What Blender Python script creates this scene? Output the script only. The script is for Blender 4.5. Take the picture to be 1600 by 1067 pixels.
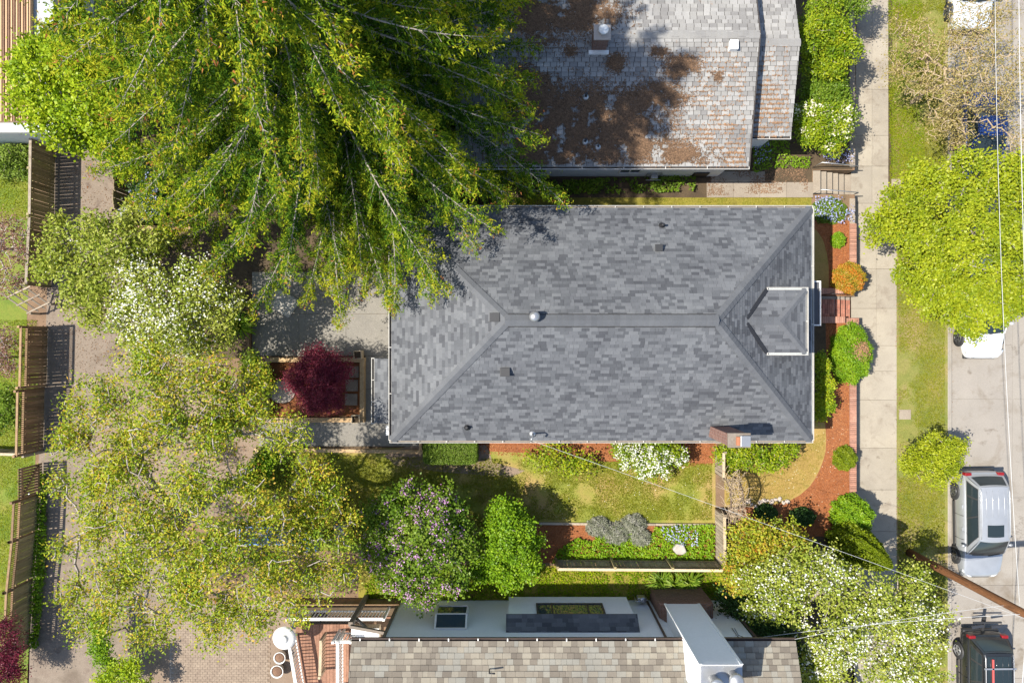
import bpy, math, random
import numpy as np
from mathutils import Vector, Matrix

# ------------------------------------------------------------------ clear
for o in list(bpy.data.objects):
    bpy.data.objects.remove(o, do_unlink=True)
scene = bpy.context.scene
COL = scene.collection
R = math.radians
H = 30.0                    # drone height above the garden level
F = 1600 * 24 / 36          # focal length in photo pixels

# ------------------------------------------------------------------ camera
cam_d = bpy.data.cameras.new('camera')
cam_d.lens = 24; cam_d.sensor_width = 36; cam_d.clip_start = 0.1; cam_d.clip_end = 1500
cam = bpy.data.objects.new('camera', cam_d); COL.objects.link(cam)
cam.location = (0, 0, H); cam.rotation_euler = (0, 0, 0)
scene.camera = cam

# ------------------------------------------------------------------ sky, sun, exposure
SUN_EL = R(55); SUN_AZ = R(184)     # direction towards the sun, from +X counter-clockwise
world = bpy.data.worlds.new('World'); scene.world = world; world.use_nodes = True
wn = world.node_tree; bg = wn.nodes['Background']
sky = wn.nodes.new('ShaderNodeTexSky'); sky.sky_type = 'NISHITA'; sky.sun_disc = False
sky.sun_elevation = SUN_EL; sky.sun_rotation = R(90) - SUN_AZ
sky.altitude = 50; sky.air_density = 1.0; sky.dust_density = 1.0
wn.links.new(sky.outputs['Color'], bg.inputs['Color']); bg.inputs['Strength'].default_value = 0.125
sd = bpy.data.lights.new('sun', 'SUN'); sd.energy = 5.0; sd.angle = R(0.5); sd.color = (1.0, 0.93, 0.82)
sun = bpy.data.objects.new('sun', sd); COL.objects.link(sun)
svec = Vector((math.cos(SUN_EL) * math.cos(SUN_AZ), math.cos(SUN_EL) * math.sin(SUN_AZ), math.sin(SUN_EL)))
sun.rotation_euler = svec.to_track_quat('Z', 'Y').to_euler(); sun.location = (-60, -5, 60)
scene.view_settings.view_transform = 'Standard'; scene.view_settings.look = 'None'
scene.view_settings.gamma = 1.0; scene.view_settings.use_curve_mapping = False
scene.view_settings.exposure = 0.80
scene.render.engine = 'CYCLES'
scene.cycles.max_bounces = 6; scene.cycles.transparent_max_bounces = 6

# ------------------------------------------------------------------ helpers
def P(px, py, z=0.0):
    s = F / (H - z)
    return Vector(((px - 800) / s, (533.5 - py) / s, z))

def PX(px, z=0.0): return (px - 800) * (H - z) / F
def PY(py, z=0.0): return (533.5 - py) * (H - z) / F

def lin(r, g, b):
    def c(v):
        v /= 255.0
        return v / 12.92 if v <= 0.04045 else ((v + 0.055) / 1.055) ** 2.4
    return (c(r), c(g), c(b), 1)

def tag(o, label=None, cat=None, group=None, kind=None):
    if label: o['label'] = label
    if cat: o['category'] = cat
    if group: o['group'] = group
    if kind: o['kind'] = kind
    return o

def empty(name, loc, rz=0.0, label=None, cat=None, group=None):
    o = bpy.data.objects.new(name, None); COL.objects.link(o)
    o.empty_display_size = 0.2
    o.location = loc; o.rotation_euler = (0, 0, rz)
    return tag(o, label, cat, group)

def npmesh(name, V, Fc, mat=None, tint=None, smooth=False):
    """V (n,3) array; Fc list/array of equal-length faces"""
    V = np.asarray(V, dtype=np.float32); Fc = np.asarray(Fc, dtype=np.int32)
    me = bpy.data.meshes.new(name)
    n, k = Fc.shape
    me.vertices.add(len(V)); me.vertices.foreach_set('co', V.ravel())
    me.loops.add(n * k); me.loops.foreach_set('vertex_index', Fc.ravel())
    me.polygons.add(n)
    me.polygons.foreach_set('loop_start', np.arange(0, n * k, k, dtype=np.int32))
    me.polygons.foreach_set('loop_total', np.full(n, k, dtype=np.int32))
    me.polygons.foreach_set('use_smooth', np.full(n, bool(smooth)))
    if tint is not None:
        a = me.attributes.new('tint', 'FLOAT', 'FACE')
        a.data.foreach_set('value', np.asarray(tint, dtype=np.float32))
    me.update(calc_edges=True)
    if mat: me.materials.append(mat)
    return me

def obj(name, me, parent=None, loc=None):
    o = bpy.data.objects.new(name, me); COL.objects.link(o)
    if parent is not None:
        o.parent = parent
    if loc is not None: o.location = loc
    return o

class MB:
    """collects solids; build() links ONE mesh object"""
    def __init__(self): self.v = []; self.f = []; self.sm = []
    def add(self, vs, fs, smooth=False):
        b = len(self.v); self.v += [tuple(x) for x in vs]
        self.f += [tuple(i + b for i in f) for f in fs]; self.sm += [smooth] * len(fs)
        return self
    def box(self, x0, x1, y0, y1, z0, z1):
        vs = [(x, y, z) for z in (z0, z1) for y in (y0, y1) for x in (x0, x1)]
        return self.add(vs, [(0, 2, 3, 1), (4, 5, 7, 6), (0, 1, 5, 4), (2, 6, 7, 3), (0, 4, 6, 2), (1, 3, 7, 5)])
    def beam(self, a, b, w, h, up=(0, 0, 1)):
        a = Vector(a); b = Vector(b); d = (b - a).normalized(); u = Vector(up)
        s = d.cross(u)
        if s.length < 1e-4: s = d.cross(Vector((1, 0, 0)))
        s.normalize(); u = s.cross(d)
        s *= w / 2; u *= h / 2
        vs = [p + i * s + j * u for p in (a, b) for i, j in ((-1, -1), (1, -1), (1, 1), (-1, 1))]
        return self.add(vs, [(0, 1, 2, 3), (7, 6, 5, 4), (0, 4, 5, 1), (1, 5, 6, 2), (2, 6, 7, 3), (3, 7, 4, 0)])
    def prism(self, poly, z0, z1):
        n = len(poly)
        vs = [(x, y, z0) for x, y in poly] + [(x, y, z1) for x, y in poly]
        fs = [tuple(range(n - 1, -1, -1)), tuple(range(n, 2 * n))]
        fs += [(i, (i + 1) % n, n + (i + 1) % n, n + i) for i in range(n)]
        return self.add(vs, fs)
    def tube(self, pts, r, n=6, closed=False):
        pts = [Vector(p) for p in pts]; m = len(pts)
        rr = r if hasattr(r, '__len__') else [r] * m
        vs = []
        for i, p in enumerate(pts):
            if closed: d = pts[(i + 1) % m] - pts[i - 1]
            else: d = pts[min(i + 1, m - 1)] - pts[max(i - 1, 0)]
            d.normalize()
            a = d.cross(Vector((0, 0, 1)))
            if a.length < 1e-3: a = d.cross(Vector((0, 1, 0)))
            a.normalize(); b = a.cross(d)
            for k in range(n):
                t = 2 * math.pi * k / n
                vs.append(p + (a * math.cos(t) + b * math.sin(t)) * rr[i])
        fs = []
        for i in range(m if closed else m - 1):
            j = (i + 1) % m
            fs += [(i * n + k, i * n + (k + 1) % n, j * n + (k + 1) % n, j * n + k) for k in range(n)]
        if not closed: fs += [tuple(range(n - 1, -1, -1)), tuple(range((m - 1) * n, m * n))]
        return self.add(vs, fs, True)
    def lathe(self, prof, c=(0, 0, 0), n=20, smooth=True):
        vs = []; m = len(prof)
        for r, z in prof:
            for k in range(n):
                t = 2 * math.pi * k / n
                vs.append((c[0] + r * math.cos(t), c[1] + r * math.sin(t), c[2] + z))
        fs = []
        for i in range(m - 1):
            fs += [(i * n + k, i * n + (k + 1) % n, (i + 1) * n + (k + 1) % n, (i + 1) * n + k) for k in range(n)]
        self.add(vs, fs, smooth)
        if prof[0][0] > 1e-4: self.f.append(tuple(len(self.v) - m * n + k for k in range(n - 1, -1, -1))); self.sm.append(False)
        if prof[-1][0] > 1e-4: self.f.append(tuple(len(self.v) - n + k for k in range(n))); self.sm.append(False)
        return self
    def mesh(self, name, mat, bevel=0):
        me = bpy.data.meshes.new(name); me.from_pydata(self.v, [], self.f)
        me.polygons.foreach_set('use_smooth', self.sm); me.materials.append(mat); me.update()
        return me
    def build(self, name, mat, parent=None, loc=None, bevel=0):
        o = obj(name, self.mesh(name, mat), parent, loc)
        if bevel:
            m = o.modifiers.new('bevel', 'BEVEL'); m.width = bevel; m.segments = 2; m.limit_method = 'ANGLE'
        return o

# ------------------------------------------------------------------ materials
MATS = {}
def nodes_of(name):
    m = bpy.data.materials.new(name); m.use_nodes = True
    nt = m.node_tree
    return m, nt, nt.nodes['Principled BSDF']

def ramp(nt, cols, fac):
    cr = nt.nodes.new('ShaderNodeValToRGB'); e = cr.color_ramp.elements
    n = len(cols)
    pos = [c[0] for c in cols]; cc = [c[1] for c in cols]
    e[0].position = pos[0]; e[0].color = cc[0]; e[1].position = pos[-1]; e[1].color = cc[-1]
    for p, c in zip(pos[1:-1], cc[1:-1]):
        x = e.new(p); x.color = c
    nt.links.new(fac, cr.inputs['Fac'])
    return cr.outputs['Color']

def mixc(nt, fac, a, b, mode='MIX'):
    mx = nt.nodes.new('ShaderNodeMix'); mx.data_type = 'RGBA'; mx.blend_type = mode
    for s, v in ((mx.inputs[0], fac), (mx.inputs[6], a), (mx.inputs[7], b)):
        if hasattr(v, 'is_linked') or isinstance(v, bpy.types.NodeSocket): nt.links.new(v, s)
        else: s.default_value = v
    return mx.outputs[2]

def noise(nt, scale, detail=4, rough=0.55, vec=None, dist=0.0):
    t = nt.nodes.new('ShaderNodeTexNoise'); t.inputs['Scale'].default_value = scale
    t.inputs['Detail'].default_value = detail; t.inputs['Roughness'].default_value = rough
    t.inputs['Distortion'].default_value = dist
    if vec is None:
        g = nt.nodes.get('GEO') or nt.nodes.new('ShaderNodeNewGeometry'); g.name = 'GEO'
        vec = g.outputs['Position']
    nt.links.new(vec, t.inputs['Vector'])
    return t.outputs['Fac']

def c4(c): return c if len(c) == 4 else (c[0], c[1], c[2], 1)

def surf(name, cols, scale=1.5, fine=25.0, fine_amt=0.35, rough=0.85, bump=0.25, rand=0.0, metal=0.0, stain=None, stretch=None, spec=0.3, crack=None, stain2=None):
    """colour ramp over broad noise, a fine multiply grain, bump and optional stains and per-object variation"""
    m, nt, bs = nodes_of(name)
    vec = None
    if stretch:
        g = nt.nodes.new('ShaderNodeNewGeometry'); g.name = 'GEO'
        mp = nt.nodes.new('ShaderNodeMapping'); mp.inputs['Scale'].default_value = stretch
        nt.links.new(g.outputs['Position'], mp.inputs['Vector']); vec = mp.outputs['Vector']
    n = len(cols)
    lo, hi = 0.30, 0.70
    c = ramp(nt, [(lo + (hi - lo) * i / max(1, n - 1), c4(k)) for i, k in enumerate(cols)] if n > 1 else [(0, c4(cols[0])), (1, c4(cols[0]))], noise(nt, scale, 5, 0.6, vec))
    f = noise(nt, fine, 3, 0.7, vec)
    a = 1 - fine_amt; b = 1 + fine_amt
    c = mixc(nt, 1.0, c, ramp(nt, [(0.25, (a, a, a, 1)), (0.75, (b, b, b, 1))], f), 'MULTIPLY')
    if stain:
        sc, lo2, hi2, col = stain
        sf = ramp(nt, [(lo2, (0, 0, 0, 1)), (hi2, (1, 1, 1, 1))], noise(nt, sc, 6, 0.65, None, 0.6))
        c = mixc(nt, sf, c, c4(col))
    if stain2:
        sc, lo2, hi2, col = stain2
        c = mixc(nt, ramp(nt, [(lo2, (0, 0, 0, 1)), (hi2, (0.8, 0.8, 0.8, 1))], noise(nt, sc, 4, 0.55, None, 0.2)), c, c4(col))
    if crack:
        cf = noise(nt, crack, 8, 0.62, None, 0.4)
        c = mixc(nt, ramp(nt, [(0.4955, (0, 0, 0, 1)), (0.4995, (0.6, 0.6, 0.6, 1)), (0.5005, (0.6, 0.6, 0.6, 1)), (0.5045, (0, 0, 0, 1))], cf), c, (0.13, 0.11, 0.09, 1))
    if rand:
        oi = nt.nodes.new('ShaderNodeObjectInfo')
        a = 1 - rand; b = 1 + rand
        c = mixc(nt, 1.0, c, ramp(nt, [(0, (a, a, a, 1)), (1, (b, b, b * 0.98, 1))], oi.outputs['Random']), 'MULTIPLY')
    nt.links.new(c, bs.inputs['Base Color'])
    bs.inputs['Roughness'].default_value = rough; bs.inputs['Metallic'].default_value = metal
    bs.inputs['Specular IOR Level'].default_value = spec
    if bump:
        bp = nt.nodes.new('ShaderNodeBump'); bp.inputs['Strength'].default_value = bump; bp.inputs['Distance'].default_value = 0.03
        nt.links.new(f, bp.inputs['Height']); nt.links.new(bp.outputs['Normal'], bs.inputs['Normal'])
    MATS[name] = m
    return m

def plain(name, col, rough=0.5, metal=0.0, coat=0.0, spec=0.5, var=0.06):
    m, nt, bs = nodes_of(name)
    c4_ = c4(col)
    f = noise(nt, 3.0, 4)
    d = tuple(x * (1 - var) for x in c4_[:3]) + (1,); l = tuple(min(1, x * (1 + var)) for x in c4_[:3]) + (1,)
    nt.links.new(ramp(nt, [(0.3, d), (0.7, l)], f), bs.inputs['Base Color'])
    bs.inputs['Roughness'].default_value = rough; bs.inputs['Metallic'].default_value = metal
    bs.inputs['Coat Weight'].default_value = coat; bs.inputs['Coat Roughness'].default_value = 0.05
    bs.inputs['Specular IOR Level'].default_value = spec
    MATS[name] = m
    return m

def leafmat(name, cols, transl=0.35, gloss=0.015):
    m = bpy.data.materials.new(name); m.use_nodes = True; nt = m.node_tree
    nt.nodes.remove(nt.nodes['Principled BSDF']); out = nt.nodes['Material Output']
    at = nt.nodes.new('ShaderNodeAttribute'); at.attribute_name = 'tint'
    n = len(cols)
    c = ramp(nt, [(i / (n - 1), c4(k)) for i, k in enumerate(cols)], at.outputs['Fac'])
    df = nt.nodes.new('ShaderNodeBsdfDiffuse'); tr = nt.nodes.new('ShaderNodeBsdfTranslucent'); gl = nt.nodes.new('ShaderNodeBsdfGlossy')
    gl.inputs['Roughness'].default_value = 0.45; gl.inputs['Color'].default_value = (0.9, 0.9, 0.85, 1)
    nt.links.new(c, df.inputs['Color'])
    tc = mixc(nt, 1.0, c, (1.25, 1.2, 0.7, 1), 'MULTIPLY'); nt.links.new(tc, tr.inputs['Color'])
    a = nt.nodes.new('ShaderNodeMixShader'); a.inputs[0].default_value = transl
    nt.links.new(df.outputs[0], a.inputs[1]); nt.links.new(tr.outputs[0], a.inputs[2])
    b = nt.nodes.new('ShaderNodeMixShader'); b.inputs[0].default_value = gloss
    nt.links.new(a.outputs[0], b.inputs[1]); nt.links.new(gl.outputs[0], b.inputs[2])
    nt.links.new(b.outputs[0], out.inputs['Surface'])
    MATS[name] = m
    return m

def shinglemat(name, cols, stain=None, rough=0.92):
    m, nt, bs = nodes_of(name)
    at = nt.nodes.new('ShaderNodeAttribute'); at.attribute_name = 'tint'
    n = len(cols)
    c = ramp(nt, [(i / (n - 1), c4(k)) for i, k in enumerate(cols)], at.outputs['Fac'])
    g = noise(nt, 90, 2, 0.8)
    c = mixc(nt, 1.0, c, ramp(nt, [(0.3, (0.78, 0.78, 0.78, 1)), (0.7, (1.22, 1.22, 1.22, 1))], g), 'MULTIPLY')
    b = noise(nt, 0.6, 6, 0.68)
    c = mixc(nt, 1.0, c, ramp(nt, [(0.3, (0.82, 0.82, 0.83, 1)), (0.7, (1.16, 1.16, 1.14, 1))], b), 'MULTIPLY')
    if stain:
        sc, lo, hi, col = stain
        c = mixc(nt, ramp(nt, [(lo, (0, 0, 0, 1)), (hi, (1, 1, 1, 1))], noise(nt, sc, 6, 0.7, None, 0.5)), c, c4(col))
    nt.links.new(c, bs.inputs['Base Color']); bs.inputs['Roughness'].default_value = rough
    bs.inputs['Specular IOR Level'].default_value = 0.35
    bp = nt.nodes.new('ShaderNodeBump'); bp.inputs['Strength'].default_value = 0.3; bp.inputs['Distance'].default_value = 0.01
    nt.links.new(g, bp.inputs['Height']); nt.links.new(bp.outputs['Normal'], bs.inputs['Normal'])
    MATS[name] = m
    return m

def brickmat(name, c1, c2, mortar, scale, axis='XZ', bw=0.5, rh=0.25):
    m, nt, bs = nodes_of(name)
    g = nt.nodes.new('ShaderNodeNewGeometry'); g.name = 'GEO'
    sp = nt.nodes.new('ShaderNodeSeparateXYZ'); nt.links.new(g.outputs['Position'], sp.inputs[0])
    ad = nt.nodes.new('ShaderNodeMath'); ad.operation = 'ADD'
    nt.links.new(sp.outputs['X'], ad.inputs[0]); nt.links.new(sp.outputs['Y'], ad.inputs[1])
    cb = nt.nodes.new('ShaderNodeCombineXYZ'); nt.links.new(ad.outputs[0], cb.inputs['X']); nt.links.new(sp.outputs['Z'], cb.inputs['Y'])
    b = nt.nodes.new('ShaderNodeTexBrick'); b.inputs['Color1'].default_value = c4(c1); b.inputs['Color2'].default_value = c4(c2); b.inputs['Mortar'].default_value = c4(mortar)
    b.inputs['Scale'].default_value = scale; b.inputs['Mortar Size'].default_value = 0.02; b.inputs['Brick Width'].default_value = bw; b.inputs['Row Height'].default_value = rh
    nt.links.new(cb.outputs[0], b.inputs['Vector'])
    f = noise(nt, 20, 4)
    c = mixc(nt, 1.0, b.outputs['Color'], ramp(nt, [(0.3, (0.7, 0.7, 0.7, 1)), (0.7, (1.25, 1.25, 1.25, 1))], f), 'MULTIPLY')
    nt.links.new(c, bs.inputs['Base Color']); bs.inputs['Roughness'].default_value = 0.9
    bp = nt.nodes.new('ShaderNodeBump'); bp.inputs['Strength'].default_value = 0.4; bp.inputs['Distance'].default_value = 0.01; bp.invert = True
    nt.links.new(b.outputs['Fac'], bp.inputs['Height']); nt.links.new(bp.outputs['Normal'], bs.inputs['Normal'])
    MATS[name] = m
    return m

def glassmat(name, col=(0.02, 0.03, 0.035), rough=0.04):
    return plain(name, col, rough, 0.0, 0.0, 0.5, 0.0)

M = MATS
surf('soil', [(0.14, 0.09, 0.055), (0.20, 0.13, 0.08), (0.11, 0.08, 0.045)], 0.8, 30, 0.4)
surf('alley', [(0.14, 0.11, 0.082), (0.21, 0.17, 0.132), (0.165, 0.127, 0.098)], 0.9, 35, 0.35, stain=(1.6, 0.58, 0.75, (0.10, 0.07, 0.055)))
surf('pad', [(0.185, 0.137, 0.098), (0.245, 0.185, 0.137)], 0.7, 30, 0.2, stain=(1.2, 0.55, 0.8, (0.20, 0.14, 0.10)))
surf('mulch', [(0.175, 0.062, 0.025), (0.255, 0.095, 0.037), (0.215, 0.077, 0.03)], 2.5, 38, 0.5, bump=0.6)
surf('mulch_old', [(0.12, 0.045, 0.018), (0.24, 0.085, 0.025)], 2.5, 38, 0.5, bump=0.6)
surf('lawn_dry', [(0.12, 0.15, 0.018), (0.19, 0.20, 0.03), (0.27, 0.21, 0.06), (0.34, 0.22, 0.10)], 0.6, 26, 0.35)
surf('lawn_front', [(0.25, 0.17, 0.05), (0.31, 0.21, 0.065), (0.22, 0.18, 0.04)], 1.2, 30, 0.3)
surf('lawn_strip', [(0.12, 0.15, 0.03), (0.18, 0.18, 0.045), (0.25, 0.20, 0.08)], 0.9, 26, 0.35, stain=(0.9, 0.56, 0.72, (0.27, 0.20, 0.11)))
surf('lawn_green', [(0.08, 0.14, 0.015), (0.14, 0.18, 0.022), (0.2, 0.19, 0.035)], 1.0, 26, 0.35)
surf('moss_grass', [(0.15, 0.15, 0.02), (0.22, 0.19, 0.03), (0.14, 0.12, 0.02)], 1.5, 30, 0.4)
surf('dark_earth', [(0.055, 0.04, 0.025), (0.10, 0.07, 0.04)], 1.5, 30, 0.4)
surf('sidewalk', [(0.275, 0.245, 0.20), (0.33, 0.295, 0.24)], 1.0, 30, 0.12, rand=0.07, bump=0.1, stain=(1.4, 0.52, 0.8, (0.18, 0.145, 0.11)), stain2=(2.6, 0.64, 0.76, (0.15, 0.12, 0.09)))
surf('street', [(0.245, 0.225, 0.20), (0.29, 0.265, 0.235)], 0.6, 22, 0.14, rand=0.04, bump=0.1, stain=(0.8, 0.52, 0.75, (0.175, 0.145, 0.11)), crack=0.13, stain2=(1.7, 0.63, 0.74, (0.14, 0.115, 0.09)))
surf('patio', [(0.19, 0.18, 0.16), (0.235, 0.22, 0.195)], 1.2, 30, 0.28, rand=0.06, bump=0.2, stain=(1.2, 0.6, 0.85, (0.13, 0.11, 0.09)))
surf('walk_old', [(0.24, 0.20, 0.16), (0.30, 0.26, 0.21)], 1.2, 30, 0.25, rand=0.08, bump=0.2)
surf('timber', [(0.38, 0.25, 0.13), (0.46, 0.33, 0.19)], 3, 20, 0.3, rand=0.12, stretch=(1, 1, 1))
surf('board_grey', [(0.25, 0.205, 0.155), (0.33, 0.28, 0.22), (0.20, 0.155, 0.11)], 1.2, 14, 0.35, rand=0.25, stretch=(3, 3, 0.5))
surf('board_brown', [(0.19, 0.115, 0.06), (0.27, 0.175, 0.10), (0.21, 0.155, 0.08)], 1.2, 14, 0.35, rand=0.28, stretch=(3, 3, 0.5))
surf('board_moss', [(0.20, 0.155, 0.075), (0.29, 0.24, 0.13), (0.21, 0.19, 0.075)], 1.2, 14, 0.35, rand=0.25, stretch=(3, 3, 0.5))
surf('cut_wood', [(0.42, 0.33, 0.22), (0.5, 0.41, 0.29)], 2, 14, 0.25, rand=0.15)
surf('deck_red', [(0.22, 0.115, 0.075), (0.29, 0.16, 0.11)], 2, 14, 0.25, rand=0.15)
surf('beam_taupe', [(0.17, 0.14, 0.115), (0.21, 0.18, 0.15)], 2, 14, 0.2, rand=0.1)
surf('brick', [(0.29, 0.115, 0.08), (0.34, 0.15, 0.105), (0.25, 0.09, 0.065)], 3, 30, 0.3, rand=0.28)
surf('brick_pale', [(0.33, 0.165, 0.115), (0.39, 0.21, 0.155)], 3, 30, 0.3, rand=0.22)
surf('mortar', [(0.22, 0.185, 0.155), (0.29, 0.25, 0.21)], 3, 30, 0.3)
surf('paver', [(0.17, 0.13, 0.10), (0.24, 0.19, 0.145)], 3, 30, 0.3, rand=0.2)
surf('white_paint', [(0.66, 0.65, 0.62), (0.74, 0.73, 0.70)], 2, 12, 0.05, 0.6, 0.0)
surf('gutter_cream', [(0.40, 0.385, 0.35), (0.50, 0.485, 0.45)], 1.5, 12, 0.12, 0.6, 0.0, stain=(2.5, 0.6, 0.8, (0.25, 0.22, 0.18)))
surf('siding', [(0.73, 0.75, 0.77), (0.77, 0.79, 0.81)], 1, 12, 0.04, 0.65, 0.0)
surf('siding_house', [(0.55, 0.56, 0.55), (0.60, 0.61, 0.60)], 1, 12, 0.05, 0.65, 0.0)
surf('bark_grey', [(0.23, 0.19, 0.155), (0.34, 0.30, 0.26), (0.16, 0.12, 0.09)], 5, 22, 0.4)
surf('bark_pale', [(0.36, 0.32, 0.28), (0.48, 0.44, 0.40), (0.26, 0.22, 0.18)], 3, 22, 0.3)
surf('bark_dark', [(0.085, 0.06, 0.045), (0.14, 0.10, 0.075)], 5, 22, 0.4)
surf('bark_fir', [(0.28, 0.245, 0.21), (0.40, 0.36, 0.32)], 3, 22, 0.3)
surf('bark_limb', [(0.24, 0.20, 0.17), (0.37, 0.33, 0.29), (0.16, 0.125, 0.10)], 3, 22, 0.35)
surf('bark_tan', [(0.34, 0.26, 0.17), (0.44, 0.35, 0.25)], 5, 22, 0.3)
surf('pole_wood', [(0.13, 0.055, 0.022), (0.19, 0.085, 0.035), (0.06, 0.028, 0.015)], 2, 14, 0.45, stretch=(5, 5, 0.5))
surf('tan_metal', [(0.50, 0.31, 0.17), (0.54, 0.34, 0.19)], 1, 10, 0.08, 0.55, 0.0)
surf('blue_metal', [(0.36, 0.40, 0.42), (0.41, 0.45, 0.47)], 1, 10, 0.06, 0.5, 0.0)
surf('debris', [(0.13, 0.075, 0.05), (0.2, 0.12, 0.075)], 3, 30, 0.4)
brickmat('chimney_brick', (0.17, 0.075, 0.055), (0.24, 0.12, 0.09), (0.24, 0.21, 0.19), 2.3)
brickmat('chimney_brown', (0.15, 0.075, 0.055), (0.20, 0.105, 0.075), (0.16, 0.14, 0.125), 2.3)
shinglemat('shingle_grey', [(0.062, 0.066, 0.075), (0.090, 0.096, 0.106), (0.110, 0.116, 0.127), (0.132, 0.139, 0.150)])
shinglemat('shingle_pale', [(0.19, 0.185, 0.18), (0.25, 0.245, 0.235), (0.30, 0.295, 0.285)], stain=(1.1, 0.66, 0.78, (0.22, 0.12, 0.06)))
shinglemat('shingle_tan', [(0.135, 0.117, 0.095), (0.185, 0.163, 0.132), (0.235, 0.212, 0.170), (0.215, 0.208, 0.182)])
plain('roof_felt', (0.085, 0.088, 0.095), 0.95)
plain('felt_brown', (0.045, 0.038, 0.03), 0.95)
plain('gutter_dark', (0.05, 0.042, 0.038), 0.7)
plain('gutter_brown', (0.08, 0.05, 0.04), 0.6)
plain('black_plastic', (0.018, 0.018, 0.02), 0.5)
plain('galv', (0.42, 0.43, 0.44), 0.4, 0.7)
plain('dark_metal', (0.06, 0.065, 0.075), 0.4, 0.5)
plain('white_plastic', (0.72, 0.72, 0.70), 0.4)
plain('blue_plastic', (0.02, 0.12, 0.38), 0.4)
plain('green_plastic', (0.015, 0.10, 0.085), 0.4)
plain('grey_plastic', (0.14, 0.145, 0.155), 0.5)
plain('terracotta', (0.36, 0.14, 0.07), 0.8)
plain('wire', (0.45, 0.46, 0.46), 0.5)
plain('wire_dark', (0.12, 0.11, 0.10), 0.6)
plain('rubber', (0.02, 0.02, 0.021), 0.85)
plain('rim', (0.16, 0.165, 0.17), 0.35, 0.7)
plain('silver_paint', (0.36, 0.38, 0.405), 0.28, 0.35, 0.6)
plain('black_paint', (0.022, 0.024, 0.026), 0.3, 0.3, 0.7)
plain('white_car', (0.78, 0.79, 0.79), 0.3, 0.0, 0.6)
plain('pearl_car', (0.58, 0.62, 0.66), 0.3, 0.2, 0.6)
plain('blue_paint', (0.010, 0.035, 0.15), 0.3, 0.2, 0.7)
plain('trim_black', (0.03, 0.031, 0.033), 0.55)
plain('tail_red', (0.22, 0.012, 0.015), 0.25)
plain('lamp_clear', (0.62, 0.66, 0.68), 0.12)
plain('red_rack', (0.55, 0.10, 0.09), 0.4)
glassmat('car_glass'); glassmat('window_glass', (0.03, 0.05, 0.07), 0.03)
plain('stone', (0.42, 0.36, 0.31), 0.9)
plain('stone_pale', (0.38, 0.36, 0.32), 0.9, var=0.2)
plain('white_petal', (0.80, 0.80, 0.74), 0.7)

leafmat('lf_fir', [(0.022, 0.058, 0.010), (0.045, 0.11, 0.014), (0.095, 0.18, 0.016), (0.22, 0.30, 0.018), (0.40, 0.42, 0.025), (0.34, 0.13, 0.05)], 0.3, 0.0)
leafmat('lf_bright', [(0.12, 0.22, 0.008), (0.21, 0.32, 0.010), (0.33, 0.42, 0.012), (0.42, 0.46, 0.03)], 0.28)
leafmat('lf_maple', [(0.10, 0.16, 0.008), (0.20, 0.26, 0.010), (0.30, 0.35, 0.014), (0.40, 0.42, 0.03)], 0.28)
leafmat('lf_bronze', [(0.08, 0.16, 0.010), (0.17, 0.27, 0.014), (0.30, 0.36, 0.02), (0.43, 0.39, 0.03), (0.50, 0.23, 0.04)], 0.28)
leafmat('lf_apple', [(0.13, 0.20, 0.02), (0.23, 0.29, 0.03), (0.33, 0.37, 0.055), (0.42, 0.43, 0.11)], 0.28)
leafmat('lf_purple', [(0.07, 0.010, 0.022), (0.16, 0.018, 0.044), (0.27, 0.040, 0.072), (0.37, 0.10, 0.12)], 0.3)
leafmat('lf_lilac', [(0.06, 0.13, 0.010), (0.13, 0.22, 0.015), (0.24, 0.31, 0.04)], 0.28)
leafmat('lf_green', [(0.08, 0.18, 0.008), (0.16, 0.29, 0.010), (0.29, 0.41, 0.02)], 0.28)
leafmat('lf_hedge', [(0.07, 0.13, 0.015), (0.13, 0.21, 0.022), (0.22, 0.30, 0.05)], 0.25)
leafmat('lf_rhodo', [(0.06, 0.13, 0.008), (0.13, 0.22, 0.009), (0.25, 0.33, 0.013), (0.38, 0.39, 0.02)], 0.28)
leafmat('lf_photinia', [(0.10, 0.16, 0.012), (0.22, 0.29, 0.02), (0.34, 0.37, 0.03), (0.42, 0.34, 0.035), (0.48, 0.13, 0.03)], 0.3)
leafmat('lf_orange', [(0.22, 0.24, 0.02), (0.34, 0.28, 0.03), (0.48, 0.22, 0.03), (0.55, 0.15, 0.02)], 0.35)
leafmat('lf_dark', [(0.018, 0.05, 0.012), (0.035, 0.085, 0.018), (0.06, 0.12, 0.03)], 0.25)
leafmat('lf_cypress', [(0.09, 0.14, 0.006), (0.16, 0.22, 0.009), (0.25, 0.29, 0.014)], 0.25)
leafmat('lf_lavender', [(0.16, 0.18, 0.12), (0.26, 0.27, 0.20), (0.34, 0.33, 0.31)], 0.25)
leafmat('lf_tan', [(0.20, 0.20, 0.05), (0.32, 0.27, 0.09), (0.40, 0.32, 0.14), (0.34, 0.28, 0.06)], 0.4)
leafmat('lf_pinkbare', [(0.18, 0.09, 0.07), (0.27, 0.15, 0.11), (0.33, 0.22, 0.16)], 0.3)
leafmat('lf_lawn', [(0.10, 0.15, 0.008), (0.19, 0.22, 0.015), (0.28, 0.26, 0.03), (0.35, 0.25, 0.085)], 0.3, 0.0)
leafmat('lf_lawngreen', [(0.09, 0.20, 0.006), (0.17, 0.29, 0.009), (0.29, 0.33, 0.015), (0.36, 0.33, 0.03)], 0.3, 0.0)
leafmat('pt_white', [(0.66, 0.68, 0.60), (0.78, 0.78, 0.72), (0.85, 0.85, 0.80)], 0.3)
leafmat('pt_cream', [(0.70, 0.66, 0.42), (0.80, 0.77, 0.58), (0.84, 0.82, 0.70)], 0.3)
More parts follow.
